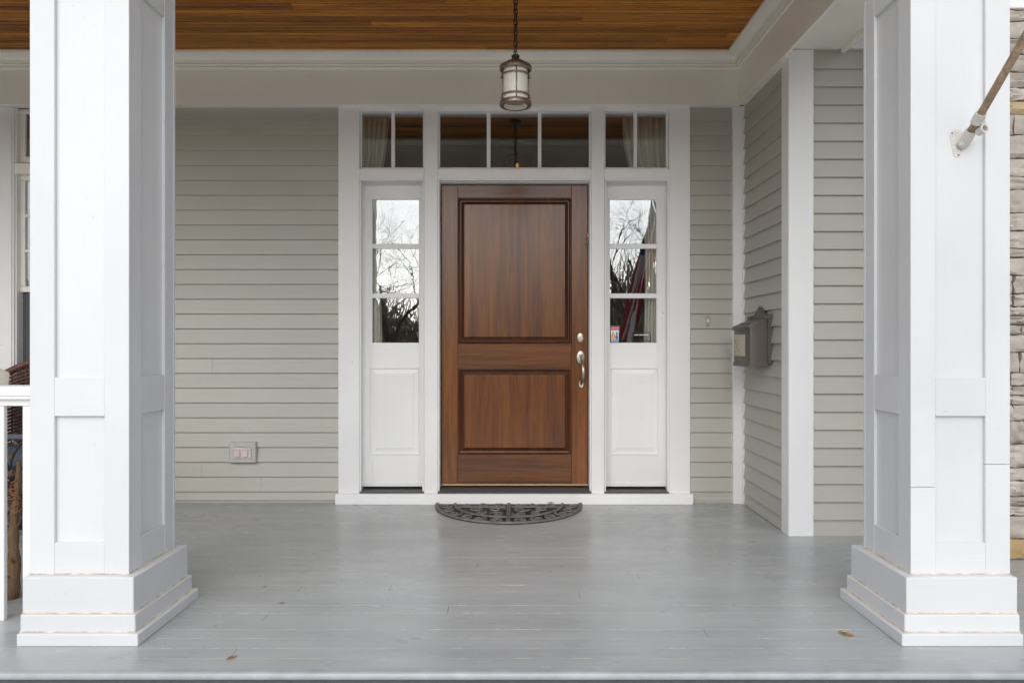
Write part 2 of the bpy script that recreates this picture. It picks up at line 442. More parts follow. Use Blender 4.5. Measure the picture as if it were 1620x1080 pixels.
# --- wood ceiling
ce = thing('porch_ceiling', (0, 4, CEIL), 'stained brown beadboard ceiling of the porch', None, kind='structure')
y = 2.44; row = 0
while y < 5.24:
    cuts = [-6.6]
    while cuts[-1] < 1.6: cuts.append(cuts[-1] + rnd.uniform(1.8, 4.2))
    cuts[-1] = 1.62
    dz = rnd.uniform(-.0008, .0008)
    p = .083; z = CEIL + dz; e = y + p - .0015
    gw = rnd.choice([.004, .006, .009, .013]); e = y + p - gw; q0 = rnd.uniform(.003, .0075)
    pr = [(y, CEIL + .018), (y, z + .0015), (y + .0015, z), (y + p * .42, z), (y + p * .42 + .0005, z + .013), (y + p * .42 + q0, z + .013), (y + p * .42 + q0 + .001, z + .001),
          (y + p * .55, z + .001), (y + p * .56, z + .013), (y + p * .56 + q0, z + .013), (y + p * .56 + q0 + .0005, z), (e - .0015, z), (e, z + .0015), (e, CEIL + .018)]
    for a, b in zip(cuts[:-1], cuts[1:]):
        if b - a < .05: continue
        MB().extrude(pr, 0, a + .0006, b - .0006).build('ceiling_board', 'ceiling_wood', ce)
    y += p; row += 1
bx('ceiling_bed', 'roofing', ce, -6.6, 1.62, 2.44, 5.24, CEIL + .0185, CEIL + .028, 0)
rf = thing('porch_roof', (-2, 4, CEIL + .05), 'dark shingled roof over the porch ceiling', 'canopy')  # unseen porch roof; eave and right side cut back to admit sky light
bx('roof_deck', 'roofing', rf, -7.2, 2.25, 2.42, 9.6, CEIL + .12, CEIL + .3, .01)
bx('roof_deck', 'roofing', rf, 2.255, 4.6, 3.75, 9.6, CEIL + .12, CEIL + .3, .01)
bx('eave', 'white_paint_h', rf, -7.2, 2.2, 2.40, 2.9, CEIL + .03, CEIL + .11, .005)
bx('rafter_block', 'roofing', rf, -7.2, 2.4, 2.91, 9.6, CEIL + .03, CEIL + .115, 0)

# --- entry wall : sheathing with openings, clapboards, frieze, crown
def wall_boards(par, axis, plane, a0, a1, z_lo, z_hi, zref, pitch=.1073, mat='siding_paint', joints=()):
    """lapped clapboards on a wall that faces -y (axis 0) or -x (axis 1)"""
    k = math.floor((z_lo - zref) / pitch)
    while True:
        zb = zref + k * pitch; zt = zb + pitch + .012
        if zb >= z_hi - .004: break
        lo = max(zb, z_lo); hi = min(zt, z_hi)
        fr = lambda z: plane - (.022 - .0185 * (z - zb) / (zt - zb))
        pr = [(plane + .001, lo + .002), (fr(lo) + .0012, lo), (fr(lo), lo + .0012), (fr(hi), hi), (plane + .001, hi)]
        cuts = [a0] + sorted(x for (kk, x) in joints if kk == k and a0 < x < a1) + [a1]
        for u, v in zip(cuts[:-1], cuts[1:]):
            MB().extrude(pr, axis, u + .0007, v - .0007).build('clapboard', mat, par)
        k += 1
FRZ = 2.87                       # underside of frieze board
ZR = PZ(379.3, D - .012)
ew = thing('entry_wall', (0, D, 0), 'greige clapboard wall around the front door', 'house wall')
OPL, OPR = PX(566, D), PX(1061, D)      # entry opening
WNL, WNR = PX(24, D), PX(196, D)        # window opening
WNB, WNT = .34, FRZ
bx('sheathing', 'sheathing', ew, -6.6, WNL, D, D + .16, -.02, 3.3, 0)
bx('sheathing', 'sheathing', ew, WNL, WNR, D, D + .16, -.02, WNB, 0)
bx('sheathing', 'sheathing', ew, WNR, OPL, D, D + .16, -.02, 3.3, 0)
bx('sheathing', 'sheathing', ew, OPR, 1.80, D, D + .16, -.02, 3.3, 0)
bx('sheathing', 'sheathing', ew, OPL, OPR, D, D + .16, FRZ, 3.3, 0)
bx('sheathing', 'sheathing', ew, WNL, WNR, D, D + .16, WNT, 3.3, 0)
cz = PX(535, D - .03); cz2 = PX(1092, D - .03)
WCL, WCR = PX(-28, D), PX(222, D)
jt = [(-16, PX(320, D)), (-17, PX(414, D)), (-9, -2.2), (-4, -4.9), (-6, -3.9), (2, -4.2)]
wall_boards(ew, 0, D, -6.6, WCL + .006, .022, FRZ, ZR, joints=jt)
wall_boards(ew, 0, D, WCL, WCR, .022, .26, ZR)
wall_boards(ew, 0, D, WCR - .006, cz + .006, .022, FRZ, ZR, joints=jt)
wall_boards(ew, 0, D, cz2 - .006, 1.60, .022, FRZ, ZR)
bx('base_strip', 'siding_paint', ew, -6.6, PX(531, D), D - .004, D + .004, .0, .022, .001)
bx('base_strip', 'siding_paint', ew, PX(1096, D), 1.585, D - .012, D + .004, .0, .075, .001)
fz = thing('frieze', (0, D, FRZ), 'wide white frieze board with crown moulding above the door', 'trim')
FY = 5.22
BX = 1.602                        # inner face of the side beam
bx('frieze_board', 'warm_lit_trim_h', fz, -6.6, BX + .02, FY, D + .002, FRZ, CEIL - .01, .003)
def crown_profile(h0, out, sgn=1):
    """points (distance out from face, height) from the bottom bead to the ceiling"""
    p = [(0.0, h0), (.013, h0 + .001), (.017, h0 + .011), (.008, h0 + .016), (.021, h0 + .019), (.026, h0 + .030), (.016, h0 + .034), (.030, h0 + .037), (.031, h0 + .047)]
    for i in range(9):
        t = i / 8 * math.pi / 2
        p.append((.030 + (out - .036) * (1 - math.cos(t)), h0 + .050 + (CEIL - h0 - .072) * math.sin(t)))
    p += [(out - .004, CEIL - .018), (out, CEIL - .016), (out, CEIL + .004), (0, CEIL + .004)]
    return p
CB = PZ(110, FY)
pf = [(FY - d_, z) for d_, z in crown_profile(CB, .1)]
MB().extrude(pf, 0, -6.6, BX + .0).build('crown', 'warm_lit_trim_h', fz, 'auto')

# --- side beam over the mail wall, running forward to the column
sb = thing('side_beam', (1.78, 3.8, FRZ), 'white boxed porch beam running out above the side wall to the column', 'beam')
BF = 2.82
bx('inner_fascia', 'warm_lit_trim_y', sb, BX, BX + .022, BF, FY + .002, FRZ, CEIL - .01, .003)
bx('soffit', 'warm_lit_trim_y', sb, BX + .022, 1.952, BF, 4.365, FRZ + .052, FRZ + .07, .001)
bx('outer_fascia', 'warm_lit_trim_y', sb, 1.952, 1.976, BF, 4.355, FRZ + .026, CEIL + .02, .002)
bx('beam_core', 'warm_lit_trim_y', sb, BX + .024, 1.95, BF + .01, 5.28, FRZ + .072, CEIL + .02, 0)
pf = [(BX - d_, z) for d_, z in crown_profile(CB, .1)]
MB().extrude(pf, 1, BF, FY).build('crown', 'warm_lit_trim_y', sb, 'auto')
bx('bed_strip', 'warm_lit_trim_y', sb, BX + .022, 1.664, 4.366, 5.24, FRZ + .004, FRZ + .05, .002)
fb = thing('front_beam', (-2, 3, FRZ), 'white boxed beam carried by the front columns', 'beam')
bx('beam_box', 'warm_lit_trim_h', fb, -6.6, 1.60, 2.86, 3.22, FRZ + .05, CEIL + .02, .004)
pf = [(3.22 + d_, z) for d_, z in crown_profile(CB, .1)]
MB().extrude(pf, 0, -6.6, BX - .1).build('crown', 'warm_lit_trim_h', fb, 'auto')

# --- side wall with the mailbox, corner boards, right-hand front wall
SX = 1.665; CY = 4.365
sw = thing('side_wall', (SX, 4.9, 0), 'greige clapboard side wall carrying the mailbox', 'house wall')
bx('sheathing', 'sheathing', sw, SX, 1.80, CY + .02, D - .002, -.02, 3.2, 0)
wall_boards(sw, 1, SX, CY + .115, D - .01, .004, FRZ + .006, ZR, mat='siding_paint_side')
cb = thing('corner_board', (1.715, CY, 0), 'broad white corner board between mailbox wall and forward wall', 'trim')
bx('front_board', 'white_paint_v', cb, 1.642, 1.793, CY, CY + .022, 0.0, FRZ + .051, .002)
bx('side_board', 'white_paint_v', cb, 1.642, 1.664, CY + .0225, CY + .118, 0.0, FRZ + .004, .002)
ic = thing('inside_corner_trim', (1.62, D - .03, 0), 'narrow white trim in the inside corner beside the mailbox wall', 'trim')
bx('trim_strip', 'white_paint_v', ic, PX(1159, D - .03), 1.641, D - .045, D - .001, 0.0, FRZ - .001, .003)
bx('trim_strip', 'white_paint_v', ic, 1.6415, 1.6645, D - .055, D - .012, 0.0, FRZ - .001, .003)
rw = thing('forward_wall', (2.1, CY + .02, 0), 'greige clapboard wall between corner board and stone pier', 'house wall')
WP = CY + .018
bx('sheathing', 'sheathing', rw, 1.7, 2.42, WP, WP + .15, -.02, 3.3, 0)
wall_boards(rw, 0, WP, 1.7935, 2.42, .075, FRZ + .052, PZ(110.7, WP), pitch=.1083)
bx('base_board', 'siding_paint', rw, 1.7935, 2.42, WP - .015, WP + .002, 0, .076, .0015)
bx('frieze_board', 'white_paint_h', rw, 1.79, 2.42, WP - .03, WP + .002, FRZ + .053, CEIL + .05, .002)

# --- stone pier
sp = thing('stone_pier', (3.0, 3.9, 0), 'rough cream limestone pier beside the white column', 'stone wall')
SY = 3.90; S0 = 2.34; S1 = 3.7; STOP = PZ(18, SY)
bx('mortar_core', 'mortar', sp, S0 + .012, S1, SY + .012, 5.0, 0, STOP, 0)
def stone(par, x0, x1, z0, z1, y0, side=False, mat='limestone'):
    nx, nz = 10, 6; v = []; f = []
    dep = rnd.uniform(.012, .034)
    for j in range(nz + 1):
        for i in range(nx + 1):
            u, t = i / nx, j / nz
            ed = i in (0, nx) or j in (0, nz)
            px = x0 + (x1 - x0) * u + (rnd.uniform(-.005, .005) if 0 < i < nx else rnd.uniform(-.003, .003))
            pz = z0 + (z1 - z0) * t + (rnd.uniform(-.004, .004) if 0 < j < nz else rnd.uniform(-.003, .003))
            d_ = (dep * rnd.uniform(.35, .95) if ed else dep + rnd.uniform(-.009, .009))
            v.append((px, d_, pz))
    m = MB()
    for (a, d_, z) in v: m.v.append((a, y0 - d_, z) if not side else (y0 - d_, a, z))
    for j in range(nz):
        for i in range(nx):
            q = j * (nx + 1) + i; m.f.append((q, q + 1, q + nx + 2, q + nx + 1))
    # rim back into the mortar
    rim = [i for i in range(nx + 1)] + [(j + 1) * (nx + 1) - 1 for j in range(1, nz + 1)] + [nz * (nx + 1) + i for i in range(nx - 1, -1, -1)] + [j * (nx + 1) for j in range(nz - 1, 0, -1)]
    b = len(m.v)
    for r_ in rim:
        a, d_, z = v[r_]; m.v.append((a, y0 + .02, z) if not side else (y0 + .02, a, z))
    for i in range(len(rim)):
        j = (i + 1) % len(rim); m.f.append((rim[i], rim[j], b + j, b + i))
    return m.build('stone', mat, par, 'auto')
z = 0.004
while z < STOP - .03:
    h = rnd.choice([.05, .07, .085, .095, .11, .125]); h = min(h, STOP - z)
    if STOP - z - h < .04: h = STOP - z
    x = S0 + rnd.uniform(0, .05)
    x = S0
    first = True
    while x < S1 - .02:
        L = rnd.uniform(.14, .46)
        if S1 - x - L < .1: L = S1 - x
        zz = z
        gold = rnd.random() < .008 or (z < .09 and x < 2.9)
        stone(sp, x + .004, x + L - .004, z + .0035, z + h - .0035, SY, mat='limestone_gold' if gold else 'limestone')
        x += L
    yy = SY + .02
    while yy < 4.36:
        L = min(rnd.uniform(.15, .35), 4.38 - yy)
        if L < .04: break
        stone(sp, yy + .005, yy + L - .005, z + .005, z + h - .005, S0, side=True); yy += L
    z += h
bx('cap_trim', 'white_paint_h', sp, S0 - .03, S1, SY - .03, 5.0, STOP + .003, CEIL + .05, .003)

# --- dim hall behind the door and window
rm = thing('interior_room', (-1, 7.2, 0), 'dim brown hall behind the front door glass', None, kind='structure')
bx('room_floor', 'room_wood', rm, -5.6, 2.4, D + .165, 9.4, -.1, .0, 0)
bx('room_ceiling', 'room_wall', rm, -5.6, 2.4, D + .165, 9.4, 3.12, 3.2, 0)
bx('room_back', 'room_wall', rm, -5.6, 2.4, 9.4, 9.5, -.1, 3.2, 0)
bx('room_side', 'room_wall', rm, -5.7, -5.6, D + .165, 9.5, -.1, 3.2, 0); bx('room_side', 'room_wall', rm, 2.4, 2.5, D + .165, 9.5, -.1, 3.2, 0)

# ================================================================== DOOR SURROUND
ds = thing('door_surround', (PX(815, D), D, 0), 'white door surround with sidelights and a divided transom', 'door frame')
CF = D - .03                 # face of casings
def zc(py, y=CF): return PZ(py, y)
def casing(name, pxa, pxb, pya, pyb, y0=CF, y1=D + .13, mat='white_paint_v', b=.0025):
    return bx(name, mat, ds, PX(pxa, y0), PX(pxb, y0), y0, y1, zc(pyb, y0), zc(pya, y0), b)
SILLZ = zc(780)
casing('casing', 535, 568.5, 167, 780)
casing('casing', 1058.5, 1092, 167, 780)
casing('mullion', 671, 692.5, 167, 780)
casing('mullion', 935.5, 956, 167, 780)
# head and transom bars between the uprights
for a, b in ((568.5, 671), (692.5, 935.5), (956, 1058.5)):
    casing('transom_bar', a + .05, b - .05, 267, 283, CF + .003, D + .13, 'white_paint_h')
    casing('head_strip', a + .05, b - .05, 167, 176, CF + .006, D + .13, 'white_paint_h')
# thin stepped beads round the openings
def bead(pxa, pxb, pya, pyb, bottom=False):
    y0 = CF + .010; w0 = .011
    xa, xb, za, zb = PX(pxa, y0), PX(pxb, y0), PZ(pyb, y0), PZ(pya, y0)
    bx('bead', 'white_paint_v', ds, xa, xa + w0, y0, y0 + .03, za, zb, .002)
    bx('bead', 'white_paint_v', ds, xb - w0, xb, y0, y0 + .03, za, zb, .002)
    bx('bead', 'white_paint_h', ds, xa + w0, xb - w0, y0, y0 + .03, zb - w0, zb, .002)
    if bottom: bx('bead', 'white_paint_h', ds, xa + w0, xb - w0, y0, y0 + .03, za, za + w0, .002)
for a, b in ((568.8, 670.7), (692.8, 935.2), (956.3, 1058.2)):
    bead(a, b, 283.2, 779)
# sill board
bx('sill_board', 'white_paint_h', ds, PX(530, D - .06), PX(1097, D - .06), D - .062, D + .13, 0.0, SILLZ, .003)
# transom lights
TY = D + .03
def transom(pxa, pxb, muntins):
    t = bx('transom_light', 'white_paint_h', ds, PX(pxa - 3.2, TY - .012), PX(pxb + 3.2, TY - .012), TY - .012, TY + .03, PZ(178, TY - .012), PZ(174.5, TY - .012), .002)
    tag(t, None)
    zb, zt = PZ(265.5, TY), PZ(178, TY)
    bx('sash_rail', 'white_paint_h', t, PX(pxa - 3.2, TY), PX(pxb + 3.2, TY), TY - .012, TY + .03, PZ(268.5, TY), zb, .002)
    for q in (pxa, pxb):
        s_ = -1 if q == pxa else 1
        bx('sash_stile', 'white_paint_v', t, PX(q, TY - .012), PX(q + 3.2 * s_, TY - .012), TY - .0115, TY + .03, zb + .0005, zt - .0005, .002)
    for (m0, m1) in muntins:
        bx('muntin', 'white_paint_v', t, PX(m0, TY - .01), PX(m1, TY - .01), TY - .010, TY + .022, zb, zt, .002)
    edges = [pxa] + [e for m in muntins for e in m] + [pxb]
    for a, b in zip(edges[::2], edges[1::2]):
        bx('pane', 'window_glass', t, PX(a, TY) - .004, PX(b, TY) + .004, TY + .006, TY + .009, zb - .003, zt + .003, 0)
transom(572.5, 669, [(619, 624.5)])
transom(696, 932, [(770, 776), (851, 856.5)])
transom(958, 1054, [(1002.5, 1008)])
# sidelights
LY = D + .085
def sidelight(pa, pb, ga, gb, pna, pnb, ina, inb):
    s_ = bx('sidelight', 'white_paint_h', ds, PX(pa, LY), PX(pb, LY), LY, LY + .04, PZ(315.5, LY), PZ(290, LY) + .06, .0015)
    zb = PZ(769, LY)
    gz0, gz1 = PZ(542, LY), PZ(315.5, LY)
    def b4(nm, a, b, z0, z1, m='white_paint_h', y0=LY, y1=LY + .04, bv=.0015): return bx(nm, m, s_, PX(a, y0), PX(b, y0), y0, y1, z0, z1, bv)
    b4('stile', pa, ga, zb, gz1 - .0004, 'white_paint_v'); b4('stile', gb, pb, zb, gz1 - .0004, 'white_paint_v')
    b4('lock_rail', ga + .05, gb - .05, PZ(581, LY), gz0)
    b4('bottom_rail', ga + .05, gb - .05, zb, PZ(717.5, LY))
    # raised panel : cut into the stiles a little, so it sits just proud of them
    m = MB().rings(PX(pna, LY), PX(pnb, LY), PZ(719, LY), PZ(581, LY),
                   [(0, LY + .002), (0, LY - .004), (.006, LY - .006), (.012, LY + .004), (.016, LY + .005), (.046, LY + .0), (.048, LY - .006), (.053, LY - .0065)])
    m.build('raised_panel', 'white_paint_v', s_)
    b4('bottom_bead', pa, pb, zb, zb + .028, 'white_paint_h', LY - .008, LY - .0005)
    for (a, b) in ((385.6, 393.2), (464, 471.6)):
        b4('muntin', ga + .05, gb - .05, PZ(b, LY), PZ(a, LY), 'white_paint_h', LY + .002, LY + .03, .003)
    # glazing bead round the glass
    xg0, xg1 = PX(ga, LY), PX(gb, LY)
    for (a, b) in ((315.5, 385.6), (393.2, 464), (471.6, 542)):
        bx('pane', 'window_glass', s_, xg0 - .004, xg1 + .004, LY + .012, LY + .015, PZ(b, LY) - .004, PZ(a, LY) + .004, 0)
    bx('glazing_bead', 'white_paint_v', s_, xg0 - .008, xg0 - .0005, LY - .004, LY - .0003, gz0 - .006, gz1 + .006, .001)
    bx('glazing_bead', 'white_paint_v', s_, xg1 + .0005, xg1 + .008, LY - .004, LY - .0003, gz0 - .006, gz1 + .006, .001)
    return s_
sidelight(566, 673.5, 589, 662.7, 585, 664, 597, 653)
sidelight(953.5, 1061, 965, 1038.8, 964.5, 1041.5, 973, 1030)
# jamb lining of the sidelight pockets and door
for (a, b) in ((568.5, 671), (956, 1058.5)):
    bx('threshold', 'threshold', ds, PX(a, CF) + .001, PX(b, CF) - .001, CF - .004, LY + .03, SILLZ + .0005, SILLZ + .012, .003)
DT0, DT1 = PX(692.5, CF) + .001, PX(935.5, CF) - .001
m = MB().extrude([(CF - .012, SILLZ + .0005), (CF - .012, SILLZ + .010), (CF + .03, SILLZ + .020), (D + .07, SILLZ + .026), (D + .13, SILLZ + .026), (D + .13, SILLZ + .0005)], 0, DT0, DT1)
m.build('door_threshold', 'threshold', ds)
DY = D + .065                 # face of the door leaf
for q, sgn in ((697.2, -1), (930.8, 1)):
    bx('door_jamb', 'white_paint_v', ds, PX(q, DY), PX(q, DY) + sgn * .05, CF + .042, D + .128, SILLZ + .03, PZ(290, DY), .002)
bx('door_head', 'white_paint_h', ds, PX(697.2, DY) - .02, PX(930.8, DY) + .02, CF + .042, D + .128, PZ(291.5, DY), PZ(291.5, DY) + .08, .002)

# ================================================================== FRONT DOOR
dr = thing('entry_door', (PX(814, DY), DY, SILLZ), 'brown mahogany front door with two raised panels', 'door')
def dxz(a, b, pa, pb): return PX(a, DY), PX(b, DY), PZ(pb, DY), PZ(pa, DY)
def dpart(nm, a, b, pa, pb, mat, y0=DY, bv=.0022):
    x0, x1, z0, z1 = dxz(a, b, pa, pb); return bx(nm, mat, dr, x0, x1, y0, DY + .045, z0, z1, bv)
dpart('stile', 698.5, 724.3, 293, 765, 'door_wood_v')
dpart('stile', 904, 929.8, 293, 765, 'door_wood_v')
dpart('rail', 724.4, 903.9, 293, 313.3, 'door_wood_h', DY + .0006)
dpart('rail', 724.4, 903.9, 543, 582.8, 'door_wood_h', DY + .0006)
dpart('rail', 724.4, 903.9, 718, 765, 'door_wood_h', DY + .0006)
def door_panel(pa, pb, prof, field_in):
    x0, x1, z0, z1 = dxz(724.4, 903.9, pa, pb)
    MB().rings(x0, x1, z0, z1, prof + [(field_in, DY + .012)]).build('panel_moulding', 'door_wood_dark_shaded', dr)
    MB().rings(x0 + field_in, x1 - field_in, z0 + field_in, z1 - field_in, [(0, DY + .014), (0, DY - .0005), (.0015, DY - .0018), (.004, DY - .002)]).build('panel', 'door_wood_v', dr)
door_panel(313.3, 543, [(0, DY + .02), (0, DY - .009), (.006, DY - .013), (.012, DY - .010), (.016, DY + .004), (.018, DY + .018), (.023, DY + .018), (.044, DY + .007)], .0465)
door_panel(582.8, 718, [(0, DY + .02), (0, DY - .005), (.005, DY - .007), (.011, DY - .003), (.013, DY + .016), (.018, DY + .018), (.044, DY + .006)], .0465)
sw_ = dpart('door_sweep', 698.5, 929.8, 765.2, 767.6, 'sweep', DY - .004, .001)
# handle set and deadbolt
hx, hz = PX(918.2, DY), PZ(534, DY)
db = MB().lathe([(.0005, -.013), (.022, -.013), (.027, -.010), (.030, -.004), (.031, 0)], (hx, DY, hz), 32, 'Y', (.93, 1.42)).build('deadbolt', 'brushed_nickel', dr, 'auto')
MB().lathe([(.0005, -.008), (.015, -.008), (.0165, -.005), (.017, 0)], (hx, DY - .0128, hz - .006), 24, 'Y').build('lock_cylinder', 'brushed_nickel', db, 'auto')
MB().box(hx - .0012, hx + .0012, DY - .0222, DY - .0205, hz - .014, hz - .003).build('keyway', 'dark_slot', db)
hz = PZ(565, DY); hx = PX(918.5, DY)
hs_ = MB().lathe([(.0005, -.012), (.026, -.012), (.031, -.009), (.034, -.004), (.035, 0)], (hx, DY, hz), 36, 'Y', (.98, 1.62)).build('handle_set', 'brushed_nickel', dr, 'auto')
tl = MB(); tl.tube([(hx, DY - .01, hz + .006), (hx, DY - .035, hz + .010), (hx, DY - .05, hz + .004)], [.008, .009, .010], 10); tl.build('thumb_latch', 'brushed_nickel', hs_, True)
MB().box(hx - .013, hx + .013, DY - .0142, DY - .0118, hz + .010, hz + .020, .001).build('latch_slot', 'nickel_dark', hs_)
gp = []
for i in range(17):
    t = i / 16
    gp.append((hx + .004 + .010 * math.sin(t * math.pi), DY - .008 - .055 * math.sin(min(1, t * 1.02) * math.pi) ** .7, hz - .018 - .178 * t))
MB().tube(gp, [.0095 + .004 * math.sin(i / 16 * math.pi) for i in range(17)], 12).build('grip', 'brushed_nickel', hs_, True)
MB().lathe([(.0005, -.010), (.017, -.010), (.0195, -.006), (.021, 0)], (hx + .004, DY, PZ(607.5, DY)), 28, 'Y', (1, 1.5)).build('lower_rose', 'brushed_nickel', hs_, 'auto')
# little string of beads hung at the door edge
bd = thing('bead_string', (PX(930, DY - .03), DY - .03, PZ(389, DY)), 'tiny string of coloured beads hanging at the door edge', 'ornament')
for i, mt in enumerate(['brass', 'button_white', 'brass', 'bead_red', 'brass', 'bead_blue', 'brass', 'bead_red', 'brass']):
    MB().ball((PX(929.6 + .8 * math.sin(i * 1.7), DY - .03), DY - .03, PZ(370 + 2.2 * i, DY - .03)), .0062, 8, 6).build('bead', mt, bd, True)

# ================================================================== LEFT WINDOW
lw = thing('side_window', (PX(110, D), D, WNB), 'tall double hung window behind the left column, with a transom', 'window')
WF = D - .03
def wbx(nm, a, b, pa, pb, y0, y1, mat='warm_lit_trim_h', bv=.0025, par=None):
    return bx(nm, mat, par or lw, PX(a, y0), PX(b, y0), y0, y1, PZ(pb, y0), PZ(pa, y0), bv)
def wz(nm, a, b, z0, z1, y0, y1, mat='white_paint_v', bv=.0025, par=None):
    return bx(nm, mat, par or lw, PX(a, y0), PX(b, y0), y0, y1, z0, z1, bv)
WB = .28
wz('casing', -26, 18, WB, FRZ - .002, WF, D + .02, 'white_paint_v')
wz('casing', 198, 222, WB, FRZ - .002, WF, D + .02, 'white_paint_v')
wz('sill', -30, 226, WB - .04, WB - .001, WF - .03, D + .1, 'white_paint_h')
for a, b in ((18.2, 22), (194, 197.8)): wz('casing_bead', a, b, WB, FRZ - .002, WF + .008, D + .06)
for a, b in ((22.2, 26.5), (189.5, 193.8)): wz('jamb', a, b, WB, FRZ - .002, WF + .022, D + .1)
wbx('transom_bar', 22.4, 193.6, 258, 275, WF + .012, D + .1)
# transom sash
tsy = D + .03
ts = wbx('transom_sash', 26, 190, 168.5, 180, tsy, tsy + .04)
wbx('sash_rail', 26, 190, 248, 257.5, tsy, tsy + .04, par=ts); wbx('sash_stile', 26, 40, 180.2, 247.8, tsy, tsy + .04, par=ts); wbx('sash_stile', 176, 190, 180.2, 247.8, tsy, tsy + .04, par=ts)
wbx('pane', 39.5, 176.5, 179.5, 248.5, tsy + .014, tsy + .017, 'window_glass', 0, ts)
# upper sash, three lights high
us = wbx('upper_sash', 30, 186, 275.5, 286, tsy, tsy + .04)
for a, b in ((30, 39.5), (176.5, 186)): wbx('sash_stile', a, b, 286.2, 452.8, tsy, tsy + .04, par=us)
wbx('meeting_rail', 30, 186, 453, 462, tsy - .002, tsy + .04, par=us)
ym = [286, 341, 397, 453]
for q in ym[1:-1]: wbx('muntin', 39.6, 176.4, q - 2.5, q + 2.5, tsy + .004, tsy + .03, par=us)
for q in (74, 108, 142): wbx('muntin', q - 2.5, q + 2.5, 286.1, 452.9, tsy + .006, tsy + .028, 'warm_lit_trim_y', par=us)
wbx('pane', 39, 177, 285.5, 453.5, tsy + .014, tsy + .017, 'window_glass', 0, us)
ls = wbx('lower_sash', 26.6, 189.4, 700, 714, tsy + .02, tsy + .05)
wbx('sash_stile', 26.6, 34, 462.5, 699.8, tsy + .02, tsy + .05, par=ls); wbx('sash_stile', 182, 189.4, 462.5, 699.8, tsy + .02, tsy + .05, par=ls)
wbx('insect_screen', 33.8, 182.2, 462.3, 700.2, tsy + .03, tsy + .033, 'screen_mesh', 0, ls)

# ================================================================== COLUMNS
def column(xa, xb, label, inner, crack=None):
    ya, yb = 2.844, 2.844 + (xb - xa)
    c = thing('porch_column', ((xa + xb) / 2, (ya + yb) / 2, 0), label, 'column', 'square panelled columns at the porch edge')
    t = .016; swd = .0965
    z0, z1 = .25, FRZ + .05
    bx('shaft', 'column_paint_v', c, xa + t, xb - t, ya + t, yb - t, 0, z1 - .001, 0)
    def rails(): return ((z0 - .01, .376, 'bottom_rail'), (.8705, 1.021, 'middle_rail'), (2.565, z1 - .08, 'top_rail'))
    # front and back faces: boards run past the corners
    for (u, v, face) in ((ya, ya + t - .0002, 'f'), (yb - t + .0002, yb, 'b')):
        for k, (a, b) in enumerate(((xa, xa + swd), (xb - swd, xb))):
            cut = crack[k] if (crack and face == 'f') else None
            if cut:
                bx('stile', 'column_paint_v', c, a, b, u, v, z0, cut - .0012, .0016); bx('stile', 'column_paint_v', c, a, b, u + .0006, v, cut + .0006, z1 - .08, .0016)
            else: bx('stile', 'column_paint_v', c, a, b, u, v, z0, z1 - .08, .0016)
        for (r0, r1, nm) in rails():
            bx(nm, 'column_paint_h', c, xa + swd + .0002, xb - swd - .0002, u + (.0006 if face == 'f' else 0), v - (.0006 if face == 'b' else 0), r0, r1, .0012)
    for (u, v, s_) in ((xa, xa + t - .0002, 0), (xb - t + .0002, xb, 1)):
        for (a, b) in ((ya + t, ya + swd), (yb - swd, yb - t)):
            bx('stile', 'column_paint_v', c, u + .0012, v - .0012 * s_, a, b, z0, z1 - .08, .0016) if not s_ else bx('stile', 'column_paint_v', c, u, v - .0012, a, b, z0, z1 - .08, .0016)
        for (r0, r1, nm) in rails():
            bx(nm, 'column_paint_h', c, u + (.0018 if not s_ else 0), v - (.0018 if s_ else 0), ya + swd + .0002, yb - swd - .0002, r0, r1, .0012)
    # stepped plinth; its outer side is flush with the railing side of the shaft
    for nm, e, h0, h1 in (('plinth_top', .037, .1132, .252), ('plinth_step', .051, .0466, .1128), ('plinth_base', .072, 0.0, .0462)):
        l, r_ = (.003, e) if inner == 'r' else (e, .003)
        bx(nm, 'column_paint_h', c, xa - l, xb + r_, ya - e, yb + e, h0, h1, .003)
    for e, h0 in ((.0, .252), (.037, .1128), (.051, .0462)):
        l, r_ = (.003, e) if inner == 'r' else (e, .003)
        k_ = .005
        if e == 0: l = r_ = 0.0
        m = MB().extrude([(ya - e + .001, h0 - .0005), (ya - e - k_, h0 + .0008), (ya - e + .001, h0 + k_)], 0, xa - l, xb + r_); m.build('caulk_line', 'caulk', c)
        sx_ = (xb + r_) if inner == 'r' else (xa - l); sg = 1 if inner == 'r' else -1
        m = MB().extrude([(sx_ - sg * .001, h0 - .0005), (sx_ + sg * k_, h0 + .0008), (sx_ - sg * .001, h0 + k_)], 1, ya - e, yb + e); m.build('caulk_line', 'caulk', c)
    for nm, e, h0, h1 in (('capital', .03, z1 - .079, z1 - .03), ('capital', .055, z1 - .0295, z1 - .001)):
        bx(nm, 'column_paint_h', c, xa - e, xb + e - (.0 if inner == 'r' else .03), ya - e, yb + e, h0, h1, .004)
    return c
column(-1.8996, -1.511, 'white square panelled porch column beside the railing', 'r')
column(1.548, 1.937, 'white square panelled porch column with the flag bracket', 'l', crack=(.593, .682))

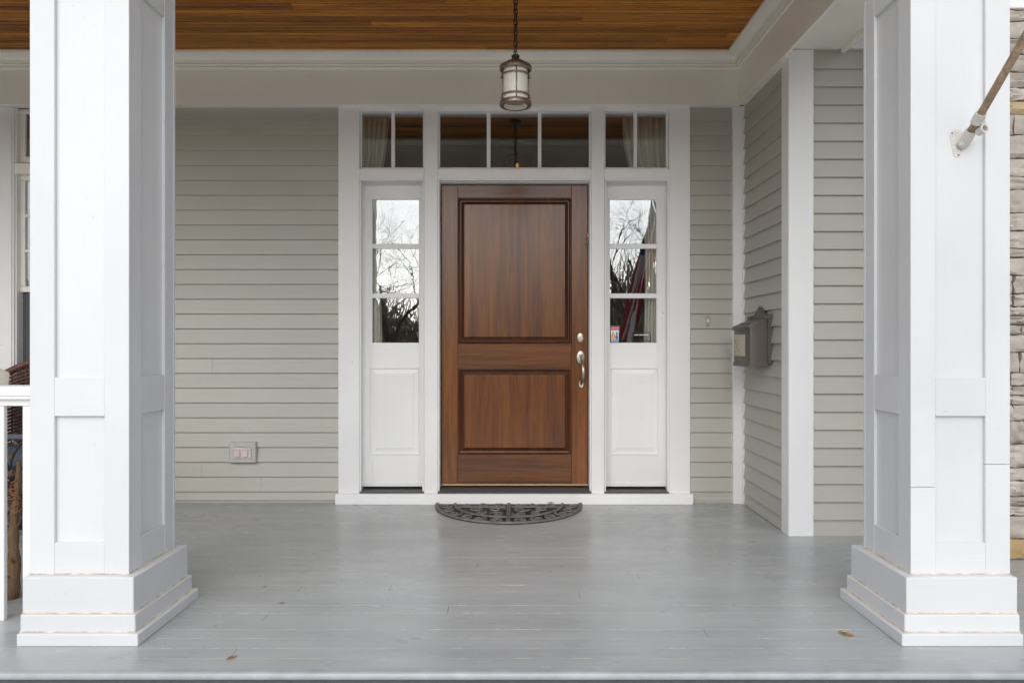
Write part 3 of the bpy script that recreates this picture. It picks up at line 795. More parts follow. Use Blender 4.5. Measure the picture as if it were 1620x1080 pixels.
# ================================================================== RAILING
ra = thing('porch_railing', (-3.2, 3.05, 0), 'white porch railing running from the column past the wicker chair', 'railing')
prof = [(3.005, .925), (3.005, .935), (3.0, .94), (3.0, .962), (3.01, .975), (3.03, .98), (3.07, .98), (3.09, .975), (3.10, .962), (3.10, .94), (3.095, .935), (3.095, .925)]
MB().extrude(prof, 0, -5.4, -1.885).build('top_rail', 'white_paint_h', ra, 'auto')
bx('sub_rail', 'white_paint_h', ra, -5.4, -1.885, 3.025, 3.075, .895, .9245, .002)
x = -1.897
while x > -5.2:
    bx('baluster', 'white_paint_v', ra, x - .04, x, 3.03, 3.052, 0.0, .896, .002); x -= .117
bx('newel', 'white_paint_v', ra, -5.5, -5.4, 3.0, 3.1, 0, 1.05, .004)

# ================================================================== LANTERN
LX, LYY = 0.002, 3.9
def lz(py): return PZ(py, LYY)
la = thing('pendant_lantern', (LX, LYY, lz(167)), 'bronze pendant lantern with frosted cylinder glass on a chain', 'lantern')
zt = lz(88)
MB().lathe([(.0005, zt + .004), (.013, zt + .004), (.0215, zt - .002), (.0215, zt - .012), (.017, zt - .018), (.017, zt - .022)], (LX, LYY, 0), 28).build('collar', 'bronze', la, 'auto')
MB().lathe([(.017, zt - .021), (.030, zt - .026), (.052, zt - .038), (.070, zt - .052), (.083, zt - .058), (.0865, zt - .064), (.0865, zt - .078), (.082, zt - .083), (.068, zt - .083), (.066, zt - .07), (.03, zt - .045)], (LX, LYY, 0), 48).build('cap', 'lantern_metal', la, 'auto')
gt, gb = zt - .072, lz(169)
MB().lathe([(.060, gt), (.0645, gt - .004), (.0645, gb + .006), (.061, gb + .002), (.058, gb + .004), (.058, gt - .002)], (LX, LYY, 0), 48).build('glass_cylinder', 'lantern_glass', la, 'auto')
MB().lathe([(.0005, gb + .035), (.055, gb + .035), (.055, gb + .03), (.0005, gb + .03)], (LX, LYY, 0), 32).build('diffuser', 'lantern_glass', la, 'auto')
zr = lz(161.5)
MB().lathe([(.066, zr + .004), (.074, zr + .006), (.084, zr), (.0865, zr - .008), (.0865, zr - .018), (.082, zr - .024), (.072, zr - .026), (.062, zr - .022), (.060, zr - .012), (.0615, zr)], (LX, LYY, 0), 48).build('bottom_ring', 'lantern_metal', la, 'auto')
for k in range(8):
    a = R(4 + 45 * k) - math.pi / 2
    if k % 2 and k not in (1, 3, 5, 7): continue
    if k % 2 == 0:
        px_, py_ = LX + .0705 * math.cos(a), LYY + .0705 * math.sin(a)
        MB().tube([(px_, py_, zt - .08), (px_, py_, zr)], .0028, 8).build('rod', 'lantern_metal', la, True)
for q in (120, 152):
    zq = lz(q)
    MB().tube([(LX + .0735 * math.cos(2 * math.pi * i / 48), LYY + .0735 * math.sin(2 * math.pi * i / 48), zq) for i in range(48)], .0042, 8, True).build('hoop', 'lantern_metal', la, True)
    for s_ in (-1, 1):
        MB().ball((LX + s_ * .079, LYY, zq - .012), .0045, 8, 6).build('rivet', 'lantern_metal', la, True)
# chain
zc_ = zt + .004; k = 0
loop = MB().tube([(LX + .009 * math.cos(2 * math.pi * i / 20), LYY, zc_ + .008 + .010 * math.sin(2 * math.pi * i / 20)) for i in range(20)], .0022, 6, True).build('loop', 'bronze', la, True)
zc_ += .014
while zc_ < CEIL - .05:
    pts = []
    h_, r_ = .036, .0105
    for i in range(24):
        a = 2 * math.pi * i / 24; u = r_ * math.cos(a); v = (h_ / 2 - r_) * (1 if math.sin(a) >= 0 else -1) + r_ * math.sin(a)
        rot = R(35 if k % 2 else 125) + rnd.uniform(-.15, .15)
        pts.append((LX + u * math.cos(rot), LYY + u * math.sin(rot), zc_ + h_ / 2 + v))
    MB().tube(pts, .0034, 6, True).build('chain_link', 'bronze', la, True)
    zc_ += h_ - .008; k += 1
MB().tube([(LX + .004 * math.sin(i * .9), LYY + .003 * math.cos(i * .8), zt + .01 + (CEIL - .03 - zt) * i / 24) for i in range(25)], .0018, 5).build('wire', 'bronze', la, True)
MB().lathe([(.0005, CEIL - .05), (.02, CEIL - .048), (.055, CEIL - .02), (.06, CEIL), ], (LX, LYY, 0), 32).build('canopy', 'bronze', la, 'auto')

# ================================================================== DOORMAT
mx, my = PX(805, 5.2), 5.222
MA, MBd = .527, .575
mat = thing('doormat', (mx, my, 0), 'half round black rubber doormat with scrollwork in front of the door', 'doormat')
def ell(a, b, t0=180, t1=360, n=60): return [(mx + a * math.cos(R(t0 + (t1 - t0) * i / n)), my + b * math.sin(R(t0 + (t1 - t0) * i / n))) for i in range(n + 1)]
m = MB(); pts = ell(MA, MBd); k = len(pts)
m.v += [(p[0], p[1], .0005) for p in pts] + [(p[0], p[1], .007) for p in ell(MA, MBd)]
m.f += [tuple(range(k))[::-1], tuple(range(k, 2 * k))] + [(i, (i + 1) % k, k + (i + 1) % k, k + i) for i in range(k)]
m.build('base', 'rubber', mat)
m = MB(); m.ribbon(ell(MA - .014, MBd - .014), .028, .006, .0165); m.build('rim', 'rubber_worn', mat)
m = MB(); m.ribbon(ell(MA * .73, MBd * .70), .022, .006, .0155); m.build('inner_rim', 'rubber_worn', mat)
m = MB(); m.ribbon([(mx, my - .005), (mx, my - MBd + .02)], .030, .006, .0162); m.ribbon([(mx - .004, my - .006), (mx - .004, my - MBd + .02)], .006, .016, .0185); m.build('centre_bar', 'rubber_worn', mat)
scr = MB()
def spiral(cx, cy, r, a0, turns, hand, wd=.013):
    n = int(16 * turns) + 4
    scr.ribbon([(cx + r * (1 - .78 * i / n) * math.cos(a0 + hand * 2 * math.pi * turns * i / n), cy + r * (1 - .78 * i / n) * math.sin(a0 + hand * 2 * math.pi * turns * i / n)) for i in range(n + 1)], [wd * (1 - .35 * i / n) for i in range(n + 1)], .006, .0145)
def leafp(cx, cy, ang, L, wd):
    n = 8; scr.ribbon([(cx + math.cos(ang) * L * i / n, cy + math.sin(ang) * L * i / n + .004 * math.sin(i)) for i in range(n + 1)], [max(.002, wd * math.sin(math.pi * (i + .35) / (n + .7))) for i in range(n + 1)], .006, .0142)
for s_ in (-1, 1):
    for i in range(6):          # scrolls in the outer band
        t = R(270 + s_ * (11 + i * 14)); rr = .86
        spiral(mx + MA * rr * math.cos(t), my + MBd * rr * math.sin(t), .052, t + (i % 2) * math.pi, 1.15, s_ * (1 if i % 2 else -1), .017)
    scr.ribbon([(mx + s_ * .02, my - .105), (mx + s_ * MA * .70, my - .105)], .014, .006, .0145)
    for i in range(3): spiral(mx + s_ * (.075 + i * .115), my - .052, .040, i * 1.9, 1.1, s_ * (1 if i % 2 else -1), .017)
    for (u, v, r_, a) in ((.085, .185, .060, 0), (.215, .175, .055, 2), (.075, .315, .05, 3), (.19, .285, .042, 1)):
        spiral(mx + s_ * u, my - v, r_, a, 1.2, s_ * (1 if int(a) % 2 else -1), .018)
scr.build('scrollwork', 'rubber_worn', mat)

# ================================================================== MAILBOX (on the side wall)
MY0, MY1, MXF, MXB = 4.68, 5.02, 1.505, SX - .012
mz0, mz1 = 1.008, 1.30
mb_ = thing('mailbox', (MXB, (MY0 + MY1) / 2, mz0), 'dark bronze wall mailbox with sloping lid and embossed plate', 'mailbox')
# body: bowed front, sloping top
def zl(xx): return 1.322 - (MXB - xx) / (MXB - MXF) * .062
m = MB(); cs = []
fr_ = [(MXF + .004 - .024 * math.sin(math.pi * i / 10) , MY0 + (MY1 - MY0) * i / 10) for i in range(11)]
pl = [(MXB - .03, MY0), (MXF + .03, MY0), (MXF + .010, MY0 + .006)] + fr_[1:-1] + [(MXF + .010, MY1 - .006), (MXF + .03, MY1), (MXB - .03, MY1)]
k = len(pl)
m.v = [(a, b, mz0 + .008) for a, b in pl] + [(a, b, zl(a)) for a, b in pl]
m.f = [tuple(range(k)), tuple(range(k, 2 * k))[::-1]] + [(i, (i + 1) % k, k + (i + 1) % k, k + i) for i in range(k)]
m.build('body', 'mailbox_bronze', mb_, 'auto')
m = MB(); base = [(a - (.006 if a < MXB - .04 else 0), b + (-.004 if b < 4.8 else .004)) for a, b in pl]
m.v = [(a, b, mz0) for a, b in base] + [(a, b, mz0 + .024) for a, b in base]
m.f = [tuple(range(k)), tuple(range(k, 2 * k))[::-1]] + [(i, (i + 1) % k, k + (i + 1) % k, k + i) for i in range(k)]
m.build('bottom_band', 'mailbox_bronze', mb_, 'auto')
m = MB(); lid = [(a - (.012 if a < MXB - .04 else -.004), b + (-.008 if b < 4.8 else .008)) for a, b in pl]
m.v = [(a, b, zl(a) - .002) for a, b in lid] + [(a, b, zl(a) + .014) for a, b in lid]
m.f = [tuple(range(k)), tuple(range(k, 2 * k))[::-1]] + [(i, (i + 1) % k, k + (i + 1) % k, k + i) for i in range(k)]
m.build('lid', 'mailbox_bronze', mb_, 'auto')
m = MB()
for q in range(3):
    yy = MY0 + .1 + q * .07; m.tube([(MXB - .12 + .012 * math.cos(t), yy + .02 * math.sin(t), zl(MXB - .12 + .012 * math.cos(t)) + .0155) for t in [2 * math.pi * i / 14 for i in range(14)]], .0025, 5, True)
m.build('lid_scroll', 'mailbox_bronze', mb_, True)
yc = (MY0 + MY1) / 2
pk = [(MY0 - .012, mz0 + .02), (MY0 - .016, mz0 + .3), (MY0 - .018, 1.345), (MY0 + .05, 1.348), (MY0 + .06, 1.338), (yc - .05, 1.375), (yc, 1.39), (yc + .05, 1.375), (MY1 - .06, 1.338), (MY1 - .05, 1.348), (MY1 + .018, 1.345), (MY1 + .016, mz0 + .3), (MY1 + .012, mz0 + .02)]
MB().extrude(pk, 0, MXB - .03, MXB).build('back_plate', 'mailbox_bronze', mb_)
MB().extrude([(MXB - .045, 1.315), (MXB - .045, 1.343), (MXB - .03, 1.347), (MXB + .0, 1.347), (MXB + .0, 1.315)], 1, MY0 - .022, MY0 + .03).build('cap_block', 'mailbox_bronze', mb_)
MB().extrude([(MXB - .045, 1.315), (MXB - .045, 1.343), (MXB - .03, 1.347), (MXB + .0, 1.347), (MXB + .0, 1.315)], 1, MY1 - .03, MY1 + .022).build('cap_block', 'mailbox_bronze', mb_)
MB().tube([(MXB - .012, yc - .05, 1.372), (MXB - .02, yc - .02, 1.392), (MXB - .022, yc, 1.397), (MXB - .02, yc + .02, 1.392), (MXB - .012, yc + .05, 1.372)], .009, 8).build('crest', 'mailbox_bronze', mb_, True)
# curved name plate on the bowed front
m = MB(); n = 8; ya_, yb_ = MY0 + .055, MY1 - .055
pts = [(MXF + .004 - .024 * math.sin(math.pi * (yy - MY0) / (MY1 - MY0)), yy) for yy in [ya_ + (yb_ - ya_) * i / n for i in range(n + 1)]]
m.v = [(a - .004, b, mz0 + .067) for a, b in pts] + [(a - .004, b, mz0 + .208) for a, b in pts] + [(a + .004, b, mz0 + .067) for a, b in pts] + [(a + .004, b, mz0 + .208) for a, b in pts]
K = n + 1
for i in range(n): m.f += [(i, i + 1, K + i + 1, K + i), (2 * K + i, 2 * K + i + 1, 3 * K + i + 1, 3 * K + i), (i, i + 1, 2 * K + i + 1, 2 * K + i), (K + i, K + i + 1, 3 * K + i + 1, 3 * K + i)]
m.f += [(0, K, 3 * K, 2 * K), (n, K + n, 3 * K + n, 2 * K + n)]
pt = m.build('name_plate', 'mailbox_plate', mb_, 'auto')
m = MB()
def on_plate(yy, zz): return (MXF + .004 - .024 * math.sin(math.pi * (yy - MY0) / (MY1 - MY0)) - .005, yy, zz)
for (cy, cz_, rr, a0, tn, hd) in ((yc - .03, 1.165, .022, 0, 1.3, 1), (yc + .03, 1.165, .022, math.pi, 1.3, -1), (yc, 1.125, .026, 1.5, 1.2, 1), (yc - .035, 1.11, .016, 2, 1.2, -1), (yc + .035, 1.11, .016, 1, 1.2, 1)):
    m.tube([on_plate(cy + rr * (1 - .75 * i / 20) * math.cos(a0 + hd * tn * 2 * math.pi * i / 20), cz_ + rr * (1 - .75 * i / 20) * math.sin(a0 + hd * tn * 2 * math.pi * i / 20)) for i in range(21)], .0035, 6)
m.build('emblem', 'mailbox_plate', pt, True)

# ================================================================== DOORBELL, OUTLET BOX
by = D - .019
be = thing('doorbell', (PX(1119.5, by), by, PZ(515, by)), 'small nickel doorbell with a round white button on the clapboard', 'doorbell')
bx('plate', 'brushed_nickel', be, PX(1116.3, by), PX(1122.8, by), by - .008, by + .006, PZ(515.5, by), PZ(500.5, by), .002)
MB().lathe([(.0005, -.008), (.008, -.007), (.0105, -.003), (.011, 0)], (PX(1119.5, by), by - .0078, PZ(508, by)), 20, 'Y').build('button', 'button_white', be, True)
for q in (503, 513): MB().lathe([(.0005, -.002), (.002, -.002), (.0025, 0)], (PX(1119.5, by), by - .0078, PZ(q, by)), 10, 'Y').build('screw', 'nickel_dark', be, True)
oy = D - .017
ob = thing('outlet_box', (PX(385.5, oy), oy, PZ(731, oy)), 'outdoor outlet in a grey wooden mounting block low on the clapboards', 'outlet')
m = MB().rings(PX(364.8, oy), PX(406.8, oy), PZ(731, oy), PZ(698, oy), [(0, oy + .004), (0, oy - .020), (.006, oy - .028), (.034, oy - .028), (.036, oy - .020), (.038, oy - .020)]); m.build('mounting_block', 'box_paint', ob)
m = MB().rings(PX(372.2, oy), PX(399.8, oy), PZ(724, oy), PZ(706.8, oy), [(0, oy - .018), (0, oy - .033), (.003, oy - .036), (.01, oy - .036)]); pl_ = m.build('cover_plate', 'outlet_plastic', ob)
for (a, b) in ((374.6, 382.8), (386.6, 395)):
    bx('flap_cover', 'outlet_plastic', ob, PX(a, oy), PX(b, oy), oy - .047, oy - .0355, PZ(721.5, oy), PZ(710.2, oy), .003)
bx('hinge_bar', 'outlet_plastic', ob, PX(372.8, oy), PX(399.2, oy), oy - .042, oy - .0355, PZ(709.8, oy), PZ(707.6, oy), .001)
for a in (373.6, 396.3):
    for b in (711.5, 715.3): MB().ball((PX(a, oy), oy - .0362, PZ(b, oy)), (.0025, .0015, .0025), 8, 5).build('screw', 'dark_slot', ob)

# ================================================================== FLAG BRACKET, POLE, FLAG
fy = 2.844 + .021
bxk, bzk = PX(1518, fy), PZ(222, fy)
pb = Vector((PX(1521.5, fy), fy - .028, PZ(224, fy))); pd = Vector((0.0, -math.cos(R(38.5)), math.sin(R(38.5))))
br = thing('flag_bracket', (bxk, fy, PZ(247, fy)), 'white cast metal flagpole bracket screwed to the column', 'bracket')
pts = [(1501, 214), (1503, 209.5), (1508, 207), (1514, 206), (1520, 209), (1521, 218), (1520, 240), (1519, 246), (1515, 249), (1510, 249.5), (1507, 246)]
m = MB().extrude([(PX(a, fy), PZ(b, fy)) for a, b in pts], 1, fy - .007, fy - .0002)
m.build('mounting_plate', 'cast_white', br)
def ring_tube(c, d_, r0, r1, L, name, n=24):
    """hollow sleeve with real wall thickness along d_"""
    d_ = d_.normalized(); up = d_.orthogonal().normalized(); sd = d_.cross(up); mm = MB()
    for rr, s_ in ((r0, 0), (r1, 0), (r1, L), (r0, L)):
        for j in range(n):
            a = 2 * math.pi * j / n; mm.v.append(tuple(c + d_ * s_ + (up * math.cos(a) + sd * math.sin(a)) * rr))
    for k_ in range(4):
        for j in range(n):
            j2 = (j + 1) % n; k2 = (k_ + 1) % 4; mm.f.append((k_ * n + j, k_ * n + j2, k2 * n + j2, k2 * n + j))
    return mm.build(name, 'cast_white', br, 'auto')
ring_tube(pb - pd * .018, pd, .0152, .0205, .058, 'socket')
ring_tube(pb + pd * .075, pd, .0152, .0205, .042, 'socket')
ring_tube(pb + pd * .052 + Vector((.022, 0, -.012)), Vector((.25, -1, .12)), .0115, .0185, .03, 'side_socket')
MB().tube([pb + Vector((-.012, .022, -.02)), pb + Vector((-.004, .01, -.012)), pb], [.018, .018, .016], 12).build('neck', 'cast_white', br, True)
MB().tube([pb + pd * .03 + Vector((.010, 0.004, 0)), pb + pd * .085 + Vector((.010, .004, 0))], .009, 10).build('strap', 'cast_white', br, True)
for a, b in ((1504.5, 211.5), (1514.5, 246)): MB().ball((PX(a, fy), fy - .008, PZ(b, fy)), (.0035, .002, .0035), 8, 5).build('screw', 'nickel_dark', br)
PL = 1.78
fp = thing('flagpole', tuple(pb), 'weathered wooden flagpole slanting up out of the bracket', 'flagpole')
MB().tube([pb + pd * (PL * i / 8) for i in range(9)], .0146, 14).build('pole', 'pole_wood', fp, True)
MB().ball(tuple(pb + pd * (PL + .02)), .026, 14, 9).build('finial', 'brass', fp, True)
# flag hanging from the outer part of the pole, drifting a little toward the door
fg = thing('flag', tuple(pb + pd * 1.3), 'red and white striped flag hanging from the slanting flagpole', 'flag')
NS, NV = 13, 34
def flag_pt(u, v):
    """u along hoist (0 tip, 1 lower), v down the fly"""
    top = pb + pd * (PL - .03 - .80 * u)
    drop = 1.62
    gather = 1 - .85 * min(1, v * 1.6)
    yy = top.y * gather + (1 - gather) * (pb + pd * (PL - .40)).y
    fold = .052 * math.sin(u * 19 + v * 2.2) * min(1, v * 3) + .03 * math.sin(u * 7 - v * 5) * v
    xx = top.x - .02 - .385 * (v ** 1.15) + fold
    zz = top.z - drop * v * (1 - .10 * u) - .02 + .01 * math.sin(u * 11) * v
    return (xx, yy + .03 * math.cos(u * 23) * min(1, v * 2), zz)
for s_ in range(NS):
    m = MB(); nu = 3
    canton = s_ < 7
    ranges = [(0.0, 1.0, 'flag_red' if s_ % 2 == 0 else 'flag_white')] if not canton else [(0, .4, 'flag_blue'), (.4, 1.0, 'flag_red' if s_ % 2 == 0 else 'flag_white')]
    for (v0, v1, mt) in ranges:
        m = MB()
        for i in range(nu + 1):
            for j in range(NV + 1): m.v.append(flag_pt((s_ + i / nu) / NS, v0 + (v1 - v0) * j / NV))
        for i in range(nu):
            for j in range(NV): q = i * (NV + 1) + j; m.f.append((q, q + 1, q + NV + 2, q + NV + 1))
        m.build('canton_strip' if mt == 'flag_blue' else 'stripe', mt, fg, True)

# ================================================================== CURTAINS, STICKERS, HALL LAMP
def curtain(label, edge, sgn, prof, wav, y0):
    """edge: fixed outer x; prof: list of (z, width)"""
    c = MB(); n = 90; rows = len(prof); th = .0
    for (z, wd) in prof:
        for i in range(n + 1):
            t = i / n
            c.v.append((edge + sgn * wd * t, y0 + .022 * math.sin(t * wav + .4 * math.sin(z * 3)) + .008 * math.sin(t * wav * 2.3 + z), z))
    for r_ in range(rows - 1):
        for i in range(n): q = r_ * (n + 1) + i; c.f.append((q, q + 1, q + n + 2, q + n + 1))
    o = c.build('curtain', 'curtain_cloth', None, True)
    sm = o.modifiers.new('thick', 'SOLIDIFY'); sm.thickness = .003
    return tag(o, label, 'curtain', 'cream curtains inside the sidelights')
KY = D + .165
def pw(pxa, pxb): return abs(PX(pxb, KY) - PX(pxa, KY))
zz = [PZ(q, KY) for q in (186, 230, 270, 320, 400, 480, 560, 640, 760)]
wl_ = [pw(570, 614), pw(570, 610), pw(570, 604), pw(570, 600), pw(570, 597), pw(570, 601), pw(570, 603), pw(570, 606), pw(570, 608)]
curtain('cream curtain gathered at the far edge of the sidelight by the outlet', PX(572, KY), 1, list(zip(zz, wl_)), 34, KY)
wr_ = [pw(1056, 984), pw(1056, 987), pw(1056, 996), pw(1056, 1014), pw(1056, 1021), pw(1056, 1020), pw(1056, 1018), pw(1056, 1016), pw(1056, 1014)]
curtain('cream curtain falling in wide folds behind the sidelight with the sticker', PX(1056, KY), -1, list(zip(zz, wr_)), 44, KY)
gy = LY + .0112
def flat(par, nm, mat, pts, lay):
    y0 = gy - .0004 * lay
    return MB().extrude([(PX(a, gy), PZ(b, gy)) for a, b in pts], 1, y0 - .0003, y0).build(nm, mat, par)
sk = thing('window_sticker', (PX(972.5, gy), gy, PZ(541, gy)), 'white fire rescue sticker with red header on the sidelight glass', 'sticker')
flat(sk, 'card', 'sticker_white', [(966, 516), (979.5, 516), (978.5, 540.5), (966.8, 540.5)], 0)
flat(sk, 'header', 'sticker_red', [(966.3, 516.4), (979.2, 516.4), (978.9, 522), (966.5, 522)], 1)
for i in range(5): flat(sk, 'header_mark', 'sticker_white', [(967.6 + 2.2 * i, 518.3), (969 + 2.2 * i, 518.3), (969 + 2.2 * i, 519.8), (967.6 + 2.2 * i, 519.8)], 2)
flat(sk, 'flame', 'sticker_orange', [(967.5, 536), (967, 531), (968.6, 528), (969.6, 523.5), (971.4, 528), (972.8, 530), (973, 534), (971.5, 536.5)], 1)
flat(sk, 'flame_core', 'sticker_yellow', [(968.6, 535), (968.6, 531.5), (970, 529), (971.5, 532), (971.3, 535.5)], 2)
flat(sk, 'figure', 'sticker_blue', [(973.5, 537), (973.2, 532), (975, 529.5), (974.2, 526.5), (976, 525), (977.6, 527), (977, 530), (978, 533), (977.4, 537)], 1)
flat(sk, 'base_band', 'sticker_blue', [(967.3, 537.4), (978, 537.4), (977.9, 539.4), (967.4, 539.4)], 1)
nt_ = thing('window_notice', (PX(1015, gy), gy, PZ(541, gy)), 'clear notice with a thin dark border low on the sidelight glass', 'sticker')
for pts in ([(1000, 525), (1029.5, 525), (1029.5, 526), (1000, 526)], [(1000, 539.2), (1029.5, 539.2), (1029.5, 540.2), (1000, 540.2)], [(1000, 526.1), (1001, 526.1), (1001, 539.1), (1000, 539.1)], [(1028.5, 526.1), (1029.5, 526.1), (1029.5, 539.1), (1028.5, 539.1)]):
    flat(nt_, 'border', 'dark_slot', pts, 0)
for a, b, q in ((1003.5, 1010, 529), (1011.2, 1018, 529), (1019, 1025.5, 529)):
    flat(nt_, 'print_line', 'sticker_white', [(a, q), (b, q), (b, q + 1.4), (a, q + 1.4)], 0)
HLY = 7.2
hl = thing('hall_pendant', (0.02, HLY, PZ(275, HLY)), 'small lit bronze pendant hanging in the hall behind the transom', 'lamp')
MB().lathe([(.0005, 3.06), (.03, 3.065), (.20, 3.095), (.22, 3.119)], (0.02, HLY, 0), 28).build('canopy', 'bronze', hl, 'auto')
zq = 3.06
while zq > PZ(243, HLY):
    MB().tube([(0.02 + .016 * math.cos(2 * math.pi * i / 12), HLY, zq - .03 + .028 * math.sin(2 * math.pi * i / 12)) for i in range(12)], .005, 5, True).build('chain_link', 'bronze', hl, True); zq -= .045
zq = PZ(243, HLY)
MB().lathe([(.02, zq), (.06, zq - .02), (.13, zq - .05), (.135, zq - .06), (.12, zq - .06)], (0.02, HLY, 0), 24).build('cap', 'bronze', hl, 'auto')
for k in range(6):
    a = R(60 * k); MB().tube([(0.02 + .125 * math.cos(a), HLY + .125 * math.sin(a), zq - .055), (0.02 + .125 * math.cos(a), HLY + .125 * math.sin(a), zq - .3)], .006, 6).build('rod', 'bronze', hl)
MB().ball((0.02, HLY, PZ(262, HLY)), (.016, .016, .024), 12, 8).build('bulb', 'bulb', hl, True)

# ================================================================== WICKER CHAIR, PILLOW, VINE SCREEN, STALK BUNDLE
chx, chy = -3.36, 4.86
ch = thing('wicker_chair', (chx, chy, 0), 'brown wicker tub chair behind the white railing', 'armchair')
def tub(t):      # plan: open toward -y
    a = R(-20 + 220 * t); return chx + .37 * math.cos(a), chy + .02 + .33 * math.sin(a) * (1 if math.sin(a) > 0 else .9)
def top_z(t):
    s_ = math.sin(math.pi * t); return .64 + .40 * s_ ** 1.6
weave = MB()
for r_ in range(34):
    pts = []
    for i in range(111):
        t = i / 110; x_, y_ = tub(t); zz_ = .12 + (top_z(t) - .13) * (r_ + .5) / 34
        flare = 1 + .10 * ((zz_ - .12) / .9)
        off = .006 * math.sin(i * math.pi / 2 + (r_ % 2) * math.pi)
        dx, dy = x_ - chx, y_ - chy; L = math.hypot(dx, dy)
        pts.append((chx + dx * flare + dx / L * off, chy + dy * flare + dy / L * off, zz_))
    weave.tube(pts, .0085, 4)
tag(weave.build('woven_shell', 'wicker', ch, True), kind='stuff')
for i in range(0, 111, 6):
    t = i / 110; x_, y_ = tub(t); dx, dy = x_ - chx, y_ - chy
    MB().tube([(chx + dx * (1 + .10 * k / 4), chy + dy * (1 + .10 * k / 4), .02 + (top_z(t) - .03) * k / 4) for k in range(5)], .007, 5).build('stake', 'wicker', ch, True)
m = MB(); rim = []
for i in range(61):
    t = i / 60; x_, y_ = tub(t); rim.append((chx + (x_ - chx) * 1.10, chy + (y_ - chy) * 1.10, top_z(t)))
m.tube(rim, .024, 8)
for q in range(130):       # braided wrap round the rim
    i = q / 130 * 60; i0 = int(i); p = Vector(rim[i0]).lerp(Vector(rim[min(60, i0 + 1)]), i - i0)
    m.ball(tuple(p), (.027, .027, .020), 6, 4)
m.build('braided_rim', 'wicker', ch, True)
bx('seat_frame', 'wicker', ch, chx - .33, chx + .33, chy - .30, chy + .26, .30, .36, .02)
bx('seat_cushion', 'cushion_blue', ch, chx - .32, chx + .32, chy - .31, chy + .25, .361, .46, .035)
m = MB()
for r_ in range(10): m.tube([(chx - .34 + .68 * i / 40, chy - .31 + .005 * math.sin(i * 1.57 + (r_ % 2) * math.pi), .10 + .021 * r_) for i in range(41)], .009, 4)
tag(m.build('front_apron', 'wicker', ch, True), kind='stuff')
for sx, sy in ((-1, -1), (1, -1), (-1, 1), (1, 1)): MB().tube([(chx + sx * .31, chy + sy * .27, .0), (chx + sx * .31, chy + sy * .27, .32)], .02, 8).build('leg', 'wicker', ch, True)
# pillow leaning in the back of the chair
m = MB(); px0, pz0 = -3.40, .93
n = 18
c_ = Vector((-3.54, 4.74, .83)); tilt = Matrix.Rotation(R(-18), 3, 'X') @ Matrix.Rotation(R(8), 3, 'Y')
for sgn in (1, -1):
    b = len(m.v)
    for j in range(n + 1):
        for i in range(n + 1):
            u, v = 2 * i / n - 1, 2 * j / n - 1
            puff = .085 * ((1 - u * u) ** .55) * ((1 - v * v) ** .55)
            wr = .006 * math.sin(9 * u + 5 * v) + .005 * math.sin(13 * v - 4 * u)
            q = tilt @ Vector((u * (.22 - .03 * v * v), -sgn * (puff + (wr if abs(u) < .95 and abs(v) < .95 else 0) * puff * 9), v * (.20 - .03 * u * u)))
            m.v.append(tuple(c_ + q))
    for j in range(n):
        for i in range(n): q = b + j * (n + 1) + i; m.f.append((q, q + 1, q + n + 2, q + n + 1))
tag(m.build('pillow', 'pillow_cloth', None, True), 'plump beige pillow propped in the wicker chair', 'pillow')
# metal vine screen
vy = 4.36
vs_o = thing('vine_screen', (-3.02, vy, 0), 'dark metal screen with curling vines and leaves behind the railing', 'screen')
bx('top_bar', 'cushion_blue', vs_o, -3.5, -2.6, vy - .02, vy + .02, .585, .612, .004)
for x_ in (-3.48, -2.62): bx('post', 'iron_dark', vs_o, x_ - .012, x_ + .012, vy - .012, vy + .012, 0, .585, .003)
bx('bottom_bar', 'iron_dark', vs_o, -3.468, -2.632, vy - .01, vy + .01, .04, .065, .002)
for x_ in (-3.48, -2.62): bx('foot', 'iron_dark', vs_o, x_ - .012, x_ + .012, vy - .11, vy + .11, 0.0, .02, .003)
r2 = random.Random(5)
for k in range(13):
    x_ = -3.42 + k * .062; pts = []
    ph = r2.uniform(0, 6); am = r2.uniform(.03, .07)
    for i in range(22):
        t = i / 21; pts.append((x_ + am * math.sin(ph + t * 6) + .05 * t, vy - .03 + .02 * math.sin(ph + t * 5), .06 + .52 * t))
    MB().tube(pts, .0055, 6).build('vine', 'iron_dark', vs_o, True)
    for q in (4, 8, 12, 16, 20):
        p = Vector(pts[q]); a = r2.uniform(-.9, .9) + (0 if q % 8 else math.pi * .2); L = r2.uniform(.05, .085); wd = L * .38
        d_ = Vector((math.sin(a), -.25, math.cos(a))).normalized(); sd = Vector((math.cos(a), 0, -math.sin(a)))
        m = MB()
        for i in range(6):
            t = i / 5; ww = wd * math.sin(math.pi * min(1, .08 + t * .92)) ** .8 / 2 * (1 if t < 1 else 0)
            cpt = p + d_ * L * t + Vector((0, -.012 * math.sin(t * 3), 0))
            m.v += [tuple(cpt - sd * ww), tuple(cpt + Vector((0, .005, 0))), tuple(cpt + sd * ww)]
        for i in range(5):
            for j in range(2): qq = 3 * i + j; m.f.append((qq, qq + 1, qq + 4, qq + 3))
        m.build('leaf', 'iron_leaf', vs_o, True)
